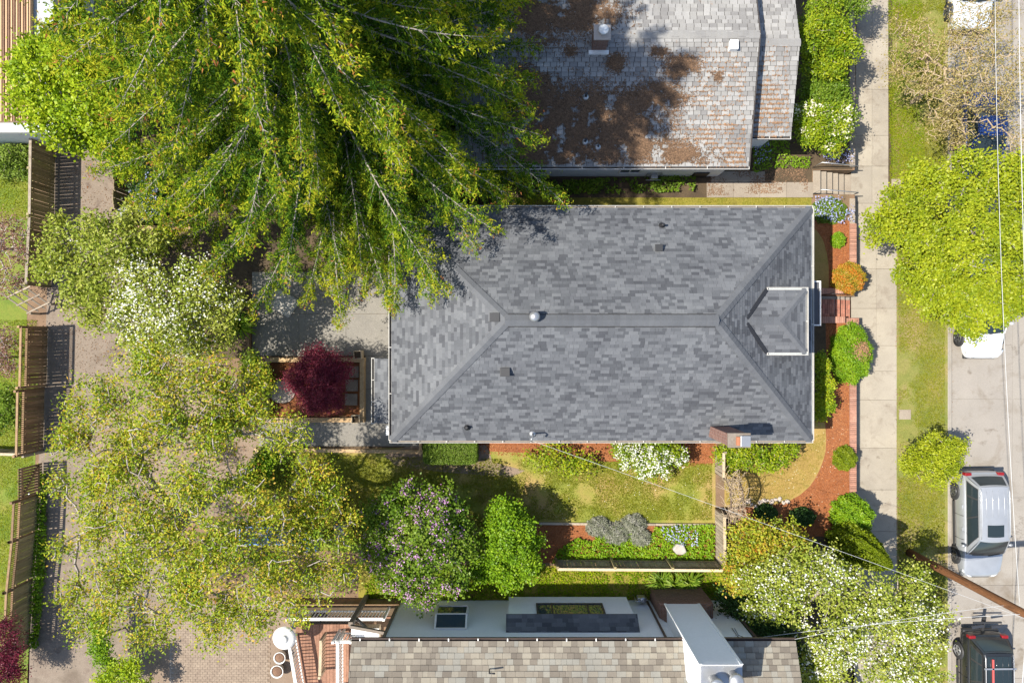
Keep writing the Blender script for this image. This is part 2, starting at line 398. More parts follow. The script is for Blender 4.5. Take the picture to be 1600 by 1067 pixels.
leafmat('pt_lilac', [(0.42, 0.17, 0.42), (0.56, 0.30, 0.56), (0.68, 0.47, 0.66)], 0.3)
leafmat('pt_blue', [(0.22, 0.26, 0.55), (0.36, 0.40, 0.66), (0.48, 0.50, 0.72)], 0.3)
leafmat('lf_litter', [(0.10, 0.065, 0.043), (0.17, 0.11, 0.07), (0.25, 0.155, 0.095), (0.36, 0.20, 0.10)], 0.0, 0.0)

# ------------------------------------------------------------------ foliage machinery
def leaf_mesh(name, C, L, Wd, mat, rng, tint, up=0.6, axis=None, axmix=0.0, tri=False):
    """a rhombic leaf at every centre; C (n,3); L length; Wd width/length"""
    n = len(C)
    nr = rng.normal(size=(n, 3)); nr[:, 2] = np.abs(nr[:, 2]) + up
    nr /= np.linalg.norm(nr, axis=1)[:, None]
    a = rng.normal(size=(n, 3))
    if axis is not None:
        a = a * (1 - axmix) + axis * axmix * 1.6
    a -= nr * np.sum(a * nr, axis=1)[:, None]; a /= np.linalg.norm(a, axis=1)[:, None] + 1e-9
    b = np.cross(nr, a)
    l = (L * rng.uniform(0.65, 1.25, n))[:, None]
    w = l * Wd
    if tri:
        V = np.empty((n, 3, 3)); V[:, 0] = C - a * l * 0.45 - b * w * 0.5; V[:, 1] = C - a * l * 0.30 + b * w * 0.5; V[:, 2] = C + a * l * 0.6
        return npmesh(name, V.reshape(-1, 3), np.arange(n * 3).reshape(n, 3), mat, tint)
    V = np.empty((n, 4, 3))
    V[:, 0] = C - a * l * 0.5; V[:, 1] = C + b * w * 0.5 + a * l * 0.05; V[:, 2] = C + a * l * 0.5; V[:, 3] = C - b * w * 0.5 + a * l * 0.05
    Fc = np.arange(n * 4).reshape(n, 4)
    return npmesh(name, V.reshape(-1, 3), Fc, mat, tint)

def tubes_mesh(name, segs, mat, sides=5):
    """segs: list of (p0, p1, r0, r1)"""
    A = np.array([s[0] for s in segs], float); Bp = np.array([s[1] for s in segs], float)
    r0 = np.array([s[2] for s in segs], float); r1 = np.array([s[3] for s in segs], float)
    d = Bp - A; d /= np.linalg.norm(d, axis=1)[:, None] + 1e-9
    ref = np.where(np.abs(d[:, 2:3]) > 0.9, np.array([[1.0, 0, 0]]), np.array([[0, 0, 1.0]]))
    u = np.cross(d, ref); u /= np.linalg.norm(u, axis=1)[:, None] + 1e-9
    v = np.cross(d, u)
    n = len(segs); V = np.empty((n, 2, sides, 3))
    for k in range(sides):
        t = 2 * math.pi * k / sides
        off = u * math.cos(t) + v * math.sin(t)
        V[:, 0, k] = A + off * r0[:, None]; V[:, 1, k] = Bp + off * r1[:, None]
    base = (np.arange(n) * 2 * sides)[:, None, None]
    q = np.array([[k, (k + 1) % sides, sides + (k + 1) % sides, sides + k] for k in range(sides)])[None]
    Fc = (base + q).reshape(-1, 4)
    return npmesh(name, V.reshape(-1, 3), Fc, mat, None, True)

def skeleton(rng, trunk, tips, trunk_r, step=0.45, wobble=0.10, lift=0.12, twig=0.008):
    """grow limbs from the trunk polyline to every tip; returns tube segments"""
    pos = [np.array(p, float) for p in trunk]; par = [-1] + list(range(len(trunk) - 1))
    start = max(0, len(trunk) - 3)
    d0 = [np.linalg.norm(t - pos[-1]) for t in tips]
    arr = np.array(pos); ends = []
    buf = np.zeros((len(tips) * 24 + len(pos) + 10, 3)); buf[:len(pos)] = arr; cnt = len(pos)
    ok = np.zeros(len(buf), bool); ok[start:cnt] = True
    for i in np.argsort(d0):
        t = tips[i]
        D = buf[:cnt] - t
        dist = np.linalg.norm(D, axis=1) + np.where(D[:, 2] > 0, D[:, 2] * 0.8, 0)
        dist[~ok[:cnt]] = 1e9
        j = int(np.argmin(dist)); p = buf[j].copy(); d = np.linalg.norm(t - p)
        ns = int(min(20, max(1, round(d / step))))
        prev = j
        for k in range(1, ns + 1):
            f = k / ns
            q = p + (t - p) * f
            if k < ns:
                q = q + rng.normal(size=3) * wobble * min(1, d) * 0.6; q[2] += lift * d * math.sin(math.pi * f) * 0.5
            buf[cnt] = q; par.append(prev); ok[cnt] = True; prev = cnt; cnt += 1
        ends.append(prev)
    w = np.zeros(cnt)
    for e in ends: w[e] += 1
    for i in range(cnt - 1, 0, -1):
        if par[i] >= 0: w[par[i]] += w[i]
    w = np.maximum(w, 1)
    r = twig + (trunk_r - twig) * (w / w[0]) ** 0.55
    segs = []
    for i in range(1, cnt):
        segs.append((buf[par[i]], buf[i], min(r[par[i]], r[i] * 1.5), r[i]))
    return segs

def lobes_points(rng, lobes, n, shell=0.55, zmin=0.05, top=0.35):
    """lobes: (px, py, rpx, z, flat). n clump centres spread over the lobes"""
    A = np.array([l[2] ** 2 for l in lobes], float); A /= A.sum()
    idx = rng.choice(len(lobes), n, p=A)
    out = np.empty((n, 3))
    for k in range(n):
        px, py, rp, z, fl = lobes[idx[k]]
        c = P(px, py, z); r = rp * (H - z) / F
        v = rng.normal(size=3); v /= np.linalg.norm(v)
        if v[2] < -0.2 and rng.random() < 0.6: v[2] = -v[2]
        rad = r * (shell + (1 - shell) * rng.random()) if rng.random() > 0.25 else r * rng.random()
        out[k] = (c.x + v[0] * rad, c.y + v[1] * rad, max(zmin, c.z + v[2] * rad * fl + 0.0))
    return out

SEED = [11]
def plant(name, label, cat, base, lobes, n, per, leaf, mat, bark='bark_grey', crad=0.22, trunk_r=0.10, trunk_h=0.4,
          wd=0.6, up=0.5, blossom=None, group=None, z0=0.0, stems=None, shell=0.55, twig=0.008, step=0.45, tintbias=0.0,
          flat=0.65, lift=0.12, zmin=0.05, woody='trunk', crown='crown', leafdz=0.0):
    SEED[0] += 1; rng = np.random.default_rng(SEED[0])
    b = P(base[0], base[1], z0)
    root = empty(name, b, 0, label, cat, group)
    tips = lobes_points(rng, lobes, n, shell, zmin=z0 + zmin)
    zs = max(l[3] for l in lobes); cx = np.mean(tips[:, 0]); cy = np.mean(tips[:, 1])
    th = z0 + (zs - z0) * trunk_h
    lean = 0.35
    trunk = [(b.x + (cx - b.x) * lean * f + rng.normal() * 0.04, b.y + (cy - b.y) * lean * f + rng.normal() * 0.04, z0 - 0.05 + (th - z0 + 0.05) * f) for f in (0, 0.33, 0.66, 1)]
    segs = skeleton(rng, trunk, list(tips), trunk_r, step, lift=lift, twig=twig)
    off = np.array(b)
    segs = [(a - off, c - off, r0, r1) for a, c, r0, r1 in segs]
    obj(woody, tubes_mesh(woody, segs, M[bark]), root)
    # leaves
    cl = rng.random(n)
    C = np.repeat(tips, per, axis=0) + rng.normal(size=(n * per, 3)) * crad * np.array([1, 1, flat])
    C[:, 2] = np.maximum(C[:, 2] + leafdz, z0 + 0.02)
    # height inside the crown makes young growth slightly lighter at the outside
    t = np.clip(np.repeat(cl, per) * 0.5 + rng.random(n * per) * 0.5 + tintbias, 0, 1)
    lf = obj(crown, leaf_mesh(crown, C - off, leaf, wd, M[mat], rng, t, up), root); lf['kind'] = 'stuff'
    if blossom:
        bm, frac, bper, bsize, brad = blossom
        zc = tips[:, 2] - np.array([0.0])
        dn_ = vnoise(tips[:, 0] + 50, tips[:, 1] + 50, 0.9, 21) * 0.6 + vnoise(tips[:, 0] + 50, tips[:, 1] + 50, 2.6, 22) * 0.4
        sel = tips[rng.random(n) < frac * np.clip((dn_ - 0.22) * 3.4, 0.08, 2.2)]
        if len(sel):
            Cb = np.repeat(sel, bper, axis=0) + rng.normal(size=(len(sel) * bper, 3)) * brad * np.repeat(rng.uniform(0.6, 1.5, len(sel)), bper)[:, None] * np.array([1, 1, 0.6]) + np.array([0, 0, crad * 0.6])
            Cb[:, 2] = np.maximum(Cb[:, 2], z0 + 0.03)
            bo = obj('blossom', leaf_mesh('blossom', Cb - off, bsize, 0.95, M[bm], rng, rng.random(len(Cb)), 1.0), root); bo['kind'] = 'stuff'
    return root

def inside(poly, X, Y):
    c = np.zeros(len(X), bool); n = len(poly); j = n - 1
    for i in range(n):
        xi, yi = poly[i]; xj, yj = poly[j]
        m = ((yi > Y) != (yj > Y)) & (X < (xj - xi) * (Y - yi) / (yj - yi + 1e-12) + xi)
        c ^= m; j = i
    return c

def vnoise(X, Y, sc, seed=0):
    rng = np.random.default_rng(seed); T = rng.random((64, 64))
    x = X * sc; y = Y * sc; xi = np.floor(x).astype(int); yi = np.floor(y).astype(int)
    fx = x - xi; fy = y - yi; fx = fx * fx * (3 - 2 * fx); fy = fy * fy * (3 - 2 * fy)
    g = lambda i, j: T[i % 64, j % 64]
    return (g(xi, yi) * (1 - fx) + g(xi + 1, yi) * fx) * (1 - fy) + (g(xi, yi + 1) * (1 - fx) + g(xi + 1, yi + 1) * fx) * fy

def tufts(name, label, cat, poly, dens, size, mat, z=0.0, up=0.2, patch=None, tint=(0.0, 1.0), wd=0.3, holes=None, zh=0.03):
    """grass or ground cover: small standing leaves over a photo polygon"""
    SEED[0] += 1; rng = np.random.default_rng(SEED[0])
    pw = [tuple(P(x, y, z)[:2]) for x, y in poly]
    xs = [p[0] for p in pw]; ys = [p[1] for p in pw]
    n = int((max(xs) - min(xs)) * (max(ys) - min(ys)) * dens)
    X = rng.uniform(min(xs), max(xs), n); Y = rng.uniform(min(ys), max(ys), n)
    k = inside(pw, X, Y)
    nz = vnoise(X + 40, Y + 40, 0.9, 3) * 0.6 + vnoise(X + 40, Y + 40, 3.0, 4) * 0.4
    if patch is not None: k &= nz + rng.normal(size=n) * 0.08 > patch
    X, Y, nz = X[k], Y[k], nz[k]
    C = np.stack([X, Y, z + zh * rng.uniform(0.4, 1.4, len(X))], 1)
    t = np.clip(tint[0] + (tint[1] - tint[0]) * (rng.random(len(X)) * 0.5 + nz * 0.5), 0, 1)
    o = obj(name, leaf_mesh(name, C, size, wd * (1.4 if wd < 0.5 else 1), M[mat], rng, t, up, tri=wd < 0.5))
    return tag(o, label, cat, None, 'stuff')

def sheet(name, poly, z, mat, kind='structure', parent=None, thick=0.0, zp=None):
    """flat piece of ground over a photo polygon (clockwise or not)"""
    zz = z if zp is None else zp
    pts = [P(x, y, zz) for x, y in poly]
    ar = sum(pts[i].x * pts[(i + 1) % len(pts)].y - pts[(i + 1) % len(pts)].x * pts[i].y for i in range(len(pts)))
    if ar < 0: pts = pts[::-1]
    mb = MB()
    if thick: mb.prism([(p.x, p.y) for p in pts], z - thick, z)
    else: mb.add([(p.x, p.y, z) for p in pts], [tuple(range(len(pts)))])
    o = mb.build(name, M[mat], parent)
    if kind and parent is None: o['kind'] = kind
    return o

# ------------------------------------------------------------------ the setting
ZS = -0.72      # sidewalk level, below the gardens
ZR = -0.86      # street level
XE_YARD = 15.06 # front edge of the raised gardens
mb = MB(); zl_ = ZS - 0.2
NOTCH = [(PY(497), PY(463), PX(1303)), (PY(304), PY(266), PX(1270))]     # flights of steps cut into the bank
yy_ = [-400] + [v for n_ in NOTCH for v in n_[:2]] + [400]; xs_ = [XE_YARD, NOTCH[0][2], XE_YARD, NOTCH[1][2], XE_YARD]
for i_ in range(5):
    y0_, y1_, x_ = yy_[i_], yy_[i_ + 1], xs_[i_]
    mb.add([(-400, y0_, 0), (x_, y0_, 0), (x_, y1_, 0), (-400, y1_, 0)], [(0, 1, 2, 3)])
    mb.add([(x_, y0_, 0), (x_, y0_, zl_), (x_, y1_, zl_), (x_, y1_, 0)], [(0, 1, 2, 3)])
    mb.add([(x_, y0_, zl_), (400, y0_, zl_), (400, y1_, zl_), (x_, y1_, zl_)], [(0, 1, 2, 3)])
    if i_ in (1, 3):
        mb.add([(x_, y0_, 0), (XE_YARD, y0_, 0), (XE_YARD, y0_, zl_), (x_, y0_, zl_)], [(0, 1, 2, 3)])
        mb.add([(x_, y1_, 0), (XE_YARD, y1_, 0), (XE_YARD, y1_, zl_), (x_, y1_, zl_)], [(3, 2, 1, 0)])
o = mb.build('ground', M['soil']); o['kind'] = 'structure'

# alley and back yards
sheet('alley', [(92, -60), (235, -60), (200, 330), (300, 470), (300, 720), (260, 1120), (40, 1120), (52, 860), (70, 560)], 0.004, 'alley')
sheet('parking_pad', [(150, 590), (405, 590), (405, 760), (360, 800), (150, 860)], 0.0125, 'pad')
sheet('yard_lawn_west', [(-120, 215), (48, 215), (50, 330), (40, 540), (-120, 540)], 0.004, 'lawn_green')
sheet('yard_lawn_southwest', [(-120, 540), (62, 540), (50, 860), (44, 1120), (-120, 1120)], 0.004, 'lawn_green')
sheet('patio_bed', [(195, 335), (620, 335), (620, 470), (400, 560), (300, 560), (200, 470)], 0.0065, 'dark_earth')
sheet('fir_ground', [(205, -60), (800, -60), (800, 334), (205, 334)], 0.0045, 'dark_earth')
sheet('south_lawn', [(395, 704), (1118, 690), (1118, 818), (845, 818), (780, 860), (480, 860), (395, 860)], 0.0075, 'lawn_dry')
sheet('bare_soil', [(640, 695), (760, 695), (770, 722), (820, 735), (800, 745), (700, 738), (620, 728), (600, 712)], 0.0155, 'pad')
sheet('wall_mulch', [(745, 685), (1118, 685), (1118, 722), (1078, 728), (1060, 716), (950, 722), (900, 714), (830, 708), (745, 704)], 0.012, 'mulch')
sheet('garden_bed', [(838, 819), (1118, 819), (1118, 879), (838, 879)], 0.010, 'mulch')
sheet('side_lawn', [(560, 880), (1135, 886), (1135, 945), (560, 945)], 0.0035, 'moss_grass')
sheet('bottom_patio_earth', [(230, 940), (560, 940), (560, 1120), (230, 1120)], 0.0085, 'pad')
sheet('north_strip', [(800, 309), (1268, 309), (1268, 330), (800, 330)], 0.010, 'moss_grass')
sheet('north_bed', [(760, 262), (1110, 262), (1110, 309), (760, 309)], 0.0065, 'dark_earth')
sheet('north_front_bed', [(1110, 200), (1332, 200), (1332, 265), (1269, 265), (1269, 284), (1110, 284)], 0.006, 'dark_earth')
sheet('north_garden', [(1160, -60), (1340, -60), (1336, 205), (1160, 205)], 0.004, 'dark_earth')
# front bed and front lawns
sheet('front_bed', [(1262, 498), (1328, 498), (1328, 838), (1140, 838), (1140, 690), (1262, 690)], 0.006, 'mulch')
sheet('front_bed', [(1262, 345), (1328, 345), (1328, 462), (1262, 462)], 0.006, 'mulch')
sheet('front_lawn', [(1132, 690), (1262, 660), (1289, 660), (1291, 685), (1290, 705), (1286, 720), (1281, 733), (1274, 747), (1265, 760), (1250, 773), (1232, 783), (1200, 790), (1132, 792)], 0.012, 'lawn_front')
sheet('front_lawn_north', [(1262, 350), (1276, 360), (1286, 375), (1292, 395), (1295, 420), (1295, 452), (1262, 452)], 0.012, 'lawn_front')
sheet('front_lawn_middle', [(1262, 505), (1290, 505), (1291, 560), (1291, 655), (1262, 659)], 0.014, 'dark_earth')
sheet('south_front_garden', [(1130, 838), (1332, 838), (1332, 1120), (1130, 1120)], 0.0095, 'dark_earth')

# planting strip, pavement, street
mb = MB(); mb.box(PX(1395, ZS), 19.62, -60, 60, ZS - 0.1, ZS - 0.02)
o = mb.build('planting_strip', M['lawn_strip']); o['kind'] = 'structure'
mb = MB(); mb.box(19.62, 19.80, -60, 60, ZS - 0.3, ZS + 0.0)
o = mb.build('kerb', M['street'], bevel=0.02); o['kind'] = 'structure'
mb = MB(); mb.add([(19.8, -60, ZR - 0.03), (34, -60, ZR - 0.03), (34, 60, ZR - 0.03), (19.8, 60, ZR - 0.03)], [(0, 1, 2, 3)])
st = mb.build('street', M['street']); st['kind'] = 'structure'
rngp = random.Random(5)
y = -24.0
ys_j = [-24, -19.5, -15.2, -11.0, -7.05, -2.6, 1.8, 6.2, 10.6, 15, 19.4, 24]
for i in range(len(ys_j) - 1):
    for xa, xb in ((19.812, 22.62), (22.632, 26.2), (26.212, 30)):
        MB().box(xa, xb, ys_j[i] + 0.006, ys_j[i + 1] - 0.006, ZR - 0.1, ZR + rngp.uniform(-0.004, 0.004)).build('concrete_slab', M['street'], st)
mb = MB(); mb.box(15.2, PX(1402, ZS) + 0.05, -60, 60, ZS - 0.2, ZS - 0.03)
sw = mb.build('sidewalk', M['dark_earth']); sw['kind'] = 'structure'
joints = [-40, 60, 140, 212, 260, 318, 375, 420, 482, 540, 580, 625, 700, 765, 830, 900, 960, 1030, 1100]
for a, b in zip(joints[:-1], joints[1:]):
    xl = 15.26; xr = PX(1401, ZS) if a > 300 else PX(1388, ZS)
    mid = (xl + xr) / 2 + 0.1 if a < 500 else None
    for xa, xb in (((xl, xr),) if mid is None else ((xl, mid), (mid + 0.012, xr))):
        MB().box(xa, xb, PY(b, ZS) + 0.006, PY(a, ZS) - 0.006, ZS - 0.12, ZS + rngp.uniform(-0.004, 0.004)).build('concrete_slab', M['sidewalk'], sw)
# driveway-like slabs in the strip
for (a, b, c, d) in ((1393, 280, 1412, 294), (1405, 640, 1423, 655)):
    o = MB().box(PX(a, ZS), PX(c, ZS), PY(d, ZS), PY(b, ZS), ZS - 0.05, ZS + 0.012).build('utility_cover', M['walk_old'])
    tag(o, 'small concrete utility cover set in grass beside pavement, ' + ('under the big street tree' if b < 400 else 'in the open strip'), 'cover', 'utility covers')

# patio slabs west of the house
pt = sheet('patio', [(392, 425), (614, 425), (614, 657), (660, 657), (660, 699), (400, 699), (400, 657), (569, 657), (569, 557), (392, 557)], 0.0105, 'dark_earth')
def slab_grid(parent, x0, x1, y0, y1, nx, ny, mat, z=0.02, name='concrete_slab', gap=0.006):
    for i in range(nx):
        for j in range(ny):
            xa = PX(x0 + (x1 - x0) * i / nx); xb = PX(x0 + (x1 - x0) * (i + 1) / nx)
            ya = PY(y0 + (y1 - y0) * j / ny); yb = PY(y0 + (y1 - y0) * (j + 1) / ny)
            MB().box(xa + gap, xb - gap, yb + gap, ya - gap, z - 0.05, z + rngp.uniform(-0.003, 0.003)).build(name, M[mat], parent)
slab_grid(pt, 394, 614, 425, 556, 3, 2, 'patio')
slab_grid(pt, 571, 614, 556, 660, 1, 2, 'patio')
slab_grid(pt, 405, 655, 658, 697, 4, 1, 'patio')
# brick paving under the bronze tree
bp = sheet('brick_patio', [(265, 945), (412, 945), (412, 1110), (265, 1110)], 0.016, 'mortar')
hb = MB()
b0 = P(268, 948); nb = 0
for i in range(20):
    for j in range(46):
        x = b0.x + i * 0.212 + (0.105 if (j % 2) else 0); yy = b0.y - j * 0.105
        hb.box(x + 0.006, x + 0.206, yy - 0.099, yy, 0.012, 0.028 + rngp.uniform(-0.003, 0.003))
o = hb.build('paving_brick', M['paver'], bp); o['kind'] = 'stuff'
# path slabs beside the north house
pw = sheet('north_path', [(1103, 284), (1270, 284), (1270, 310), (1103, 310)], 0.008, 'dark_earth')
slab_grid(pw, 1104, 1270, 285, 309, 4, 1, 'walk_old', 0.03)
slab_grid(pw, 1110, 1195, 268, 285, 2, 1, 'walk_old', 0.03)

# ------------------------------------------------------------------ roofs
def shingle_slopes(roof, slopes, mat, expo, wmin, wmax, thick=0.014, limit=300, seed=1, lev=4, gap=0.003):
    rng = random.Random(seed); items = []
    for O, u, v, poly in slopes:
        O = Vector(O); u = Vector(u).normalized(); v = Vector(v).normalized(); nrm = u.cross(v)
        vmax = max(p[1] for p in poly); c = 0
        while c * expo < vmax - 0.02:
            v0 = c * expo; v1 = min(v0 + expo, vmax); vm = (v0 + v1) / 2
            xs = []
            for k in range(len(poly)):
                (a, b), (a2, b2) = poly[k], poly[(k + 1) % len(poly)]
                if (b - vm) * (b2 - vm) < 0: xs.append(a + (a2 - a) * (vm - b) / (b2 - b))
            c += 1
            if len(xs) < 2: continue
            ua, ub = min(xs), max(xs); x = ua - rng.uniform(0, wmax * 0.8)
            while x < ub:
                w = rng.uniform(wmin, wmax); x2 = x + w
                xa = max(x, ua); xb = min(x2, ub); x = x2
                if xb - xa < 0.03: continue
                g = gap; t = thick * rng.uniform(0.75, 1.3)
                q = []
                for h0, h1 in ((-0.002, -0.004), (t, t * 0.22)):
                    q += [O + u * (xa + g) + v * v0 + nrm * h0, O + u * (xb - g) + v * v0 + nrm * h0,
                          O + u * (xb - g) + v * (v1 + 0.004) + nrm * h1, O + u * (xa + g) + v * (v1 + 0.004) + nrm * h1]
                r = rng.random(); tt = (int(r * lev) + rng.random() * 0.5) / (lev - 0.5)
                ctr = (q[4] + q[6]) / 2
                s = (xb - xa) * F / (H - ctr.z)
                px = 800 + ctr.x * F / (H - ctr.z); py = 533.5 - ctr.y * F / (H - ctr.z)
                if not (0 < px < 1600 and 0 < py < 1067): s = 0
                items.append((s, min(1, max(0, tt)), q))
    items.sort(key=lambda i: -i[0])
    FB = [(3, 2, 1, 0), (4, 5, 6, 7), (0, 1, 5, 4), (1, 2, 6, 5), (2, 3, 7, 6), (3, 0, 4, 7)]
    for s, tt, q in items[:limit]:
        obj('shingle', npmesh('shingle', [tuple(p) for p in q], FB, M[mat], [tt] * 6), roof)
    rest = items[limit:]
    if rest:
        V = np.array([[tuple(p) for p in q] for _, _, q in rest]).reshape(-1, 3)
        Fc = (np.arange(len(rest)) * 8)[:, None, None] + np.array(FB)[None]
        tn = np.repeat(np.array([t for _, t, _ in rest]), 6)
        o = obj('shingle_field', npmesh('shingle_field', V, Fc.reshape(-1, 4), M[mat], tn), roof); o['kind'] = 'stuff'

def part(mb, name, mat, root, bevel=0):
    return mb.build(name, M[mat], root, loc=-root.location, bevel=bevel)
def sub(mb, name, mat, p, bevel=0):
    return mb.build(name, M[mat], p, bevel=bevel)

def cap_strip(roof, a, b, w, mat, lift=0.02, n=None, name='cap_shingle', side=None, nrmA=None, nrmB=None):
    """overlapping cap shingles folded over a ridge or hip from a (low) to b (high)"""
    a = Vector(a); b = Vector(b); d = (b - a); L = d.length; d.normalize()
    n = n or max(2, int(L / 0.2))
    sA = nrmA.cross(d).normalized(); sB = d.cross(nrmB).normalized()
    if sA.dot(sB) > 0: sB = -sB
    if sA.z > 0: sA = -sA
    if sB.z > 0: sB = -sB
    upv = (nrmA + nrmB).normalized()
    V = []; Fs = []; T = []
    rng = random.Random(int(L * 1000))
    for i in range(n):
        p0 = a + d * (L * i / n - 0.01); p1 = a + d * (L * (i + 1) / n + 0.02)
        h0 = lift + 0.012; h1 = lift
        k = len(V)
        for p, h in ((p0, h0), (p1, h1)):
            V += [tuple(p + sA * w + nrmA * (h - 0.006)), tuple(p + upv * h), tuple(p + sB * w + nrmB * (h - 0.006))]
        Fs += [(k, k + 1, k + 4, k + 3), (k + 1, k + 2, k + 5, k + 4)]
        t = 0.35 + rng.random() * 0.25; T += [t, t]
        # front edges
        m = len(V)
        V += [tuple(p0 + sA * w), tuple(p0 + upv * (h0 - 0.014)), tuple(p0 + sB * w)]
        Fs += [(m, m + 1, k + 1, k), (m + 1, m + 2, k + 2, k + 1)]; T += [t, t]
    o = obj(name, npmesh(name, V, Fs, M[mat], T), roof)
    return o

def gutter(root, a, b, out, mat='gutter_cream', w=0.11, inner='gutter_dark', every=1.05, tick=True):
    """open channel from a to b hung on the fascia, out = outward unit vector; straps across"""
    a = Vector(a); b = Vector(b); out = Vector(out); d = (b - a).normalized()
    mb = MB()
    mb.beam(a + out * w, b + out * w, 0.022, 0.12, (0, 0, 1))
    mb.beam(a + out * 0.006, b + out * 0.006, 0.012, 0.12, (0, 0, 1))
    g = part(mb, 'gutter', mat, root)
    mb = MB(); mb.beam(a + out * (w / 2) - Vector((0, 0, 0.05)), b + out * (w / 2) - Vector((0, 0, 0.05)), w - 0.03, 0.014)
    sub(mb, 'gutter_floor', inner, g)
    if tick:
        n = max(1, int((b - a).length / every))
        for i in range(n + 1):
            p = a + d * (0.02 + ((b - a).length - 0.04) * i / n) + Vector((0, 0, 0.058))
            mb = MB(); mb.beam(p + out * 0.01, p + out * (w + 0.008), 0.03, 0.008, (0, 0, 1))
            sub(mb, 'strap', mat, g)
    return g

# ================================================================== MAIN HOUSE
ZE = 3.2; ZT = 6.0
XW, XEa = PX(612, ZE), PX(1267, ZE)
YN, YS = PY(325, ZE), PY(688, ZE)
YR = (YN + YS) / 2 + 0.06; half = (YN - YS) / 2
XRW, XRE = XW + half, XEa - half
house = empty('house', ((XW + XEa) / 2, YR, 0), 0, 'large house in the middle with hipped dark grey shingle roof and white gutters', 'house')
mb = MB()
ov = 0.45
for x0, x1, y0, y1 in ((XW + ov, XEa - ov, YS + ov, YS + ov + 0.2), (XW + ov, XEa - ov, YN - ov - 0.2, YN - ov), (XW + ov, XW + ov + 0.2, YS + ov + 0.2, YN - ov - 0.2), (XEa - ov - 0.2, XEa - ov, YS + ov + 0.2, YN - ov - 0.2)):
    mb.box(x0, x1, y0, y1, -0.02, ZE - 0.06)
part(mb, 'wall', 'siding_house', house)
# windows and front door on the walls
def window_part(root, axis, pos, a, b, z0, z1, out, glass='window_glass'):
    mb = MB(); t = 0.06
    def bx(u0, u1, w0, w1, d0, d1):
        lo, hi = sorted((pos + out * d0, pos + out * d1))
        if axis == 'x': mb.box(lo, hi, u0, u1, w0, w1)
        else: mb.box(u0, u1, lo, hi, w0, w1)
    bx(a, b, z0, z0 + t, -0.01, 0.05); bx(a, b, z1 - t, z1, -0.01, 0.05); bx(a, a + t, z0 + t, z1 - t, -0.01, 0.05); bx(b - t, b, z0 + t, z1 - t, -0.01, 0.05)
    bx((a + b) / 2 - 0.025, (a + b) / 2 + 0.025, z0 + t, z1 - t, -0.01, 0.04)
    w = part(mb, 'window', 'white_paint', root)
    mb = MB(); bx(a + t, b - t, z0 + t, z1 - t, 0.004, 0.016); sub(mb, 'pane', glass, w)
    return w
for a, b in ((-3.2, -1.8), (0.2, 1.8), (4.2, 5.8)):
    window_part(house, 'y', YS + ov, a, b, 1.1, 2.4, -1)
for a, b in ((-2, -0.8), (2.2, 3.6), (6.6, 8)):
    window_part(house, 'y', YN - ov, a, b, 1.2, 2.4, 1)
for a, b in ((-2.6, -1.0), (2.8, 4.4)):
    window_part(house, 'x', XEa - ov, a, b, 1.0, 2.4, 1)
mb = MB(); mb.box(XEa - ov - 0.01, XEa - ov + 0.06, 0.7, 1.75, 0.35, 2.45)
d = part(mb, 'front_door', 'deck_red', house)
mb = MB(); mb.box(XEa - ov + 0.062, XEa - ov + 0.10, 0.78, 0.83, 1.3, 1.45); sub(mb, 'handle', 'galv', d)
# roof body
mb = MB(); e = 0.01
A = [(XW, YS), (XEa, YS), (XEa, YN), (XW, YN)]
vs = [(x, y, ZE - 0.1) for x, y in A] + [(x, y, ZE - 0.012) for x, y in A] + [(XRW, YR, ZT - 0.014), (XRE, YR, ZT - 0.014)]
mb.add(vs, [(3, 2, 1, 0), (0, 1, 5, 4), (1, 2, 6, 5), (2, 3, 7, 6), (3, 0, 4, 7), (4, 5, 9, 8), (5, 6, 9), (6, 7, 8, 9), (7, 4, 8)])
roof = part(mb, 'roof', 'roof_felt', house)
rise = ZT - ZE
def nv(y, z): return Vector((0, y, z)).normalized()
ls, ln = YR - YS, YN - YR
Ls, Ln, Lw = math.hypot(ls, rise), math.hypot(ln, rise), math.hypot(half, rise)
dW = XEa - XW
slopes = [((XW, YS, ZE), (1, 0, 0), (0, ls, rise), [(0, 0), (dW, 0), (dW - half, Ls), (half, Ls)]),
          ((XEa, YN, ZE), (-1, 0, 0), (0, -ln, rise), [(0, 0), (dW, 0), (dW - half, Ln), (half, Ln)]),
          ((XW, YN, ZE), (0, -1, 0), (half, 0, rise), [(0, 0), (YN - YS, 0), (ln, Lw)]),
          ((XEa, YS, ZE), (0, 1, 0), (-half, 0, rise), [(0, 0), (YN - YS, 0), (ls, Lw)])]
shingle_slopes(roof, slopes, 'shingle_grey', 0.138, 0.11, 0.37, 0.014, 300, 3)
nS = Vector((0, -rise, ls)).normalized(); nN = Vector((0, rise, ln)).normalized(); nW = Vector((-rise, 0, half)).normalized(); nE = Vector((rise, 0, half)).normalized()
mb = MB()  # dark strips paint the shadow lines along both edges of the raised ridge
for sg_ in (-1, 1): mb.beam((XRW + 0.02, YR + sg_ * 0.195, ZT - 0.085), (XRE - 0.02, YR + sg_ * 0.195, ZT - 0.085), 0.075, 0.07)
sub(mb, 'ridge_vent_shadow', 'rubber', roof)
cap_strip(roof, (XRW - 0.08, YR, ZT), (XRE + 0.08, YR, ZT), 0.185, 'shingle_grey', 0.085, nrmA=nS, nrmB=nN)
cap_strip(roof, (XW, YS, ZE), (XRW, YR, ZT), 0.175, 'shingle_grey', 0.034, nrmA=nS, nrmB=nW)
cap_strip(roof, (XW, YN, ZE), (XRW, YR, ZT), 0.175, 'shingle_grey', 0.034, nrmA=nN, nrmB=nW)
cap_strip(roof, (XEa, YS, ZE), (XRE, YR, ZT), 0.175, 'shingle_grey', 0.034, nrmA=nS, nrmB=nE)
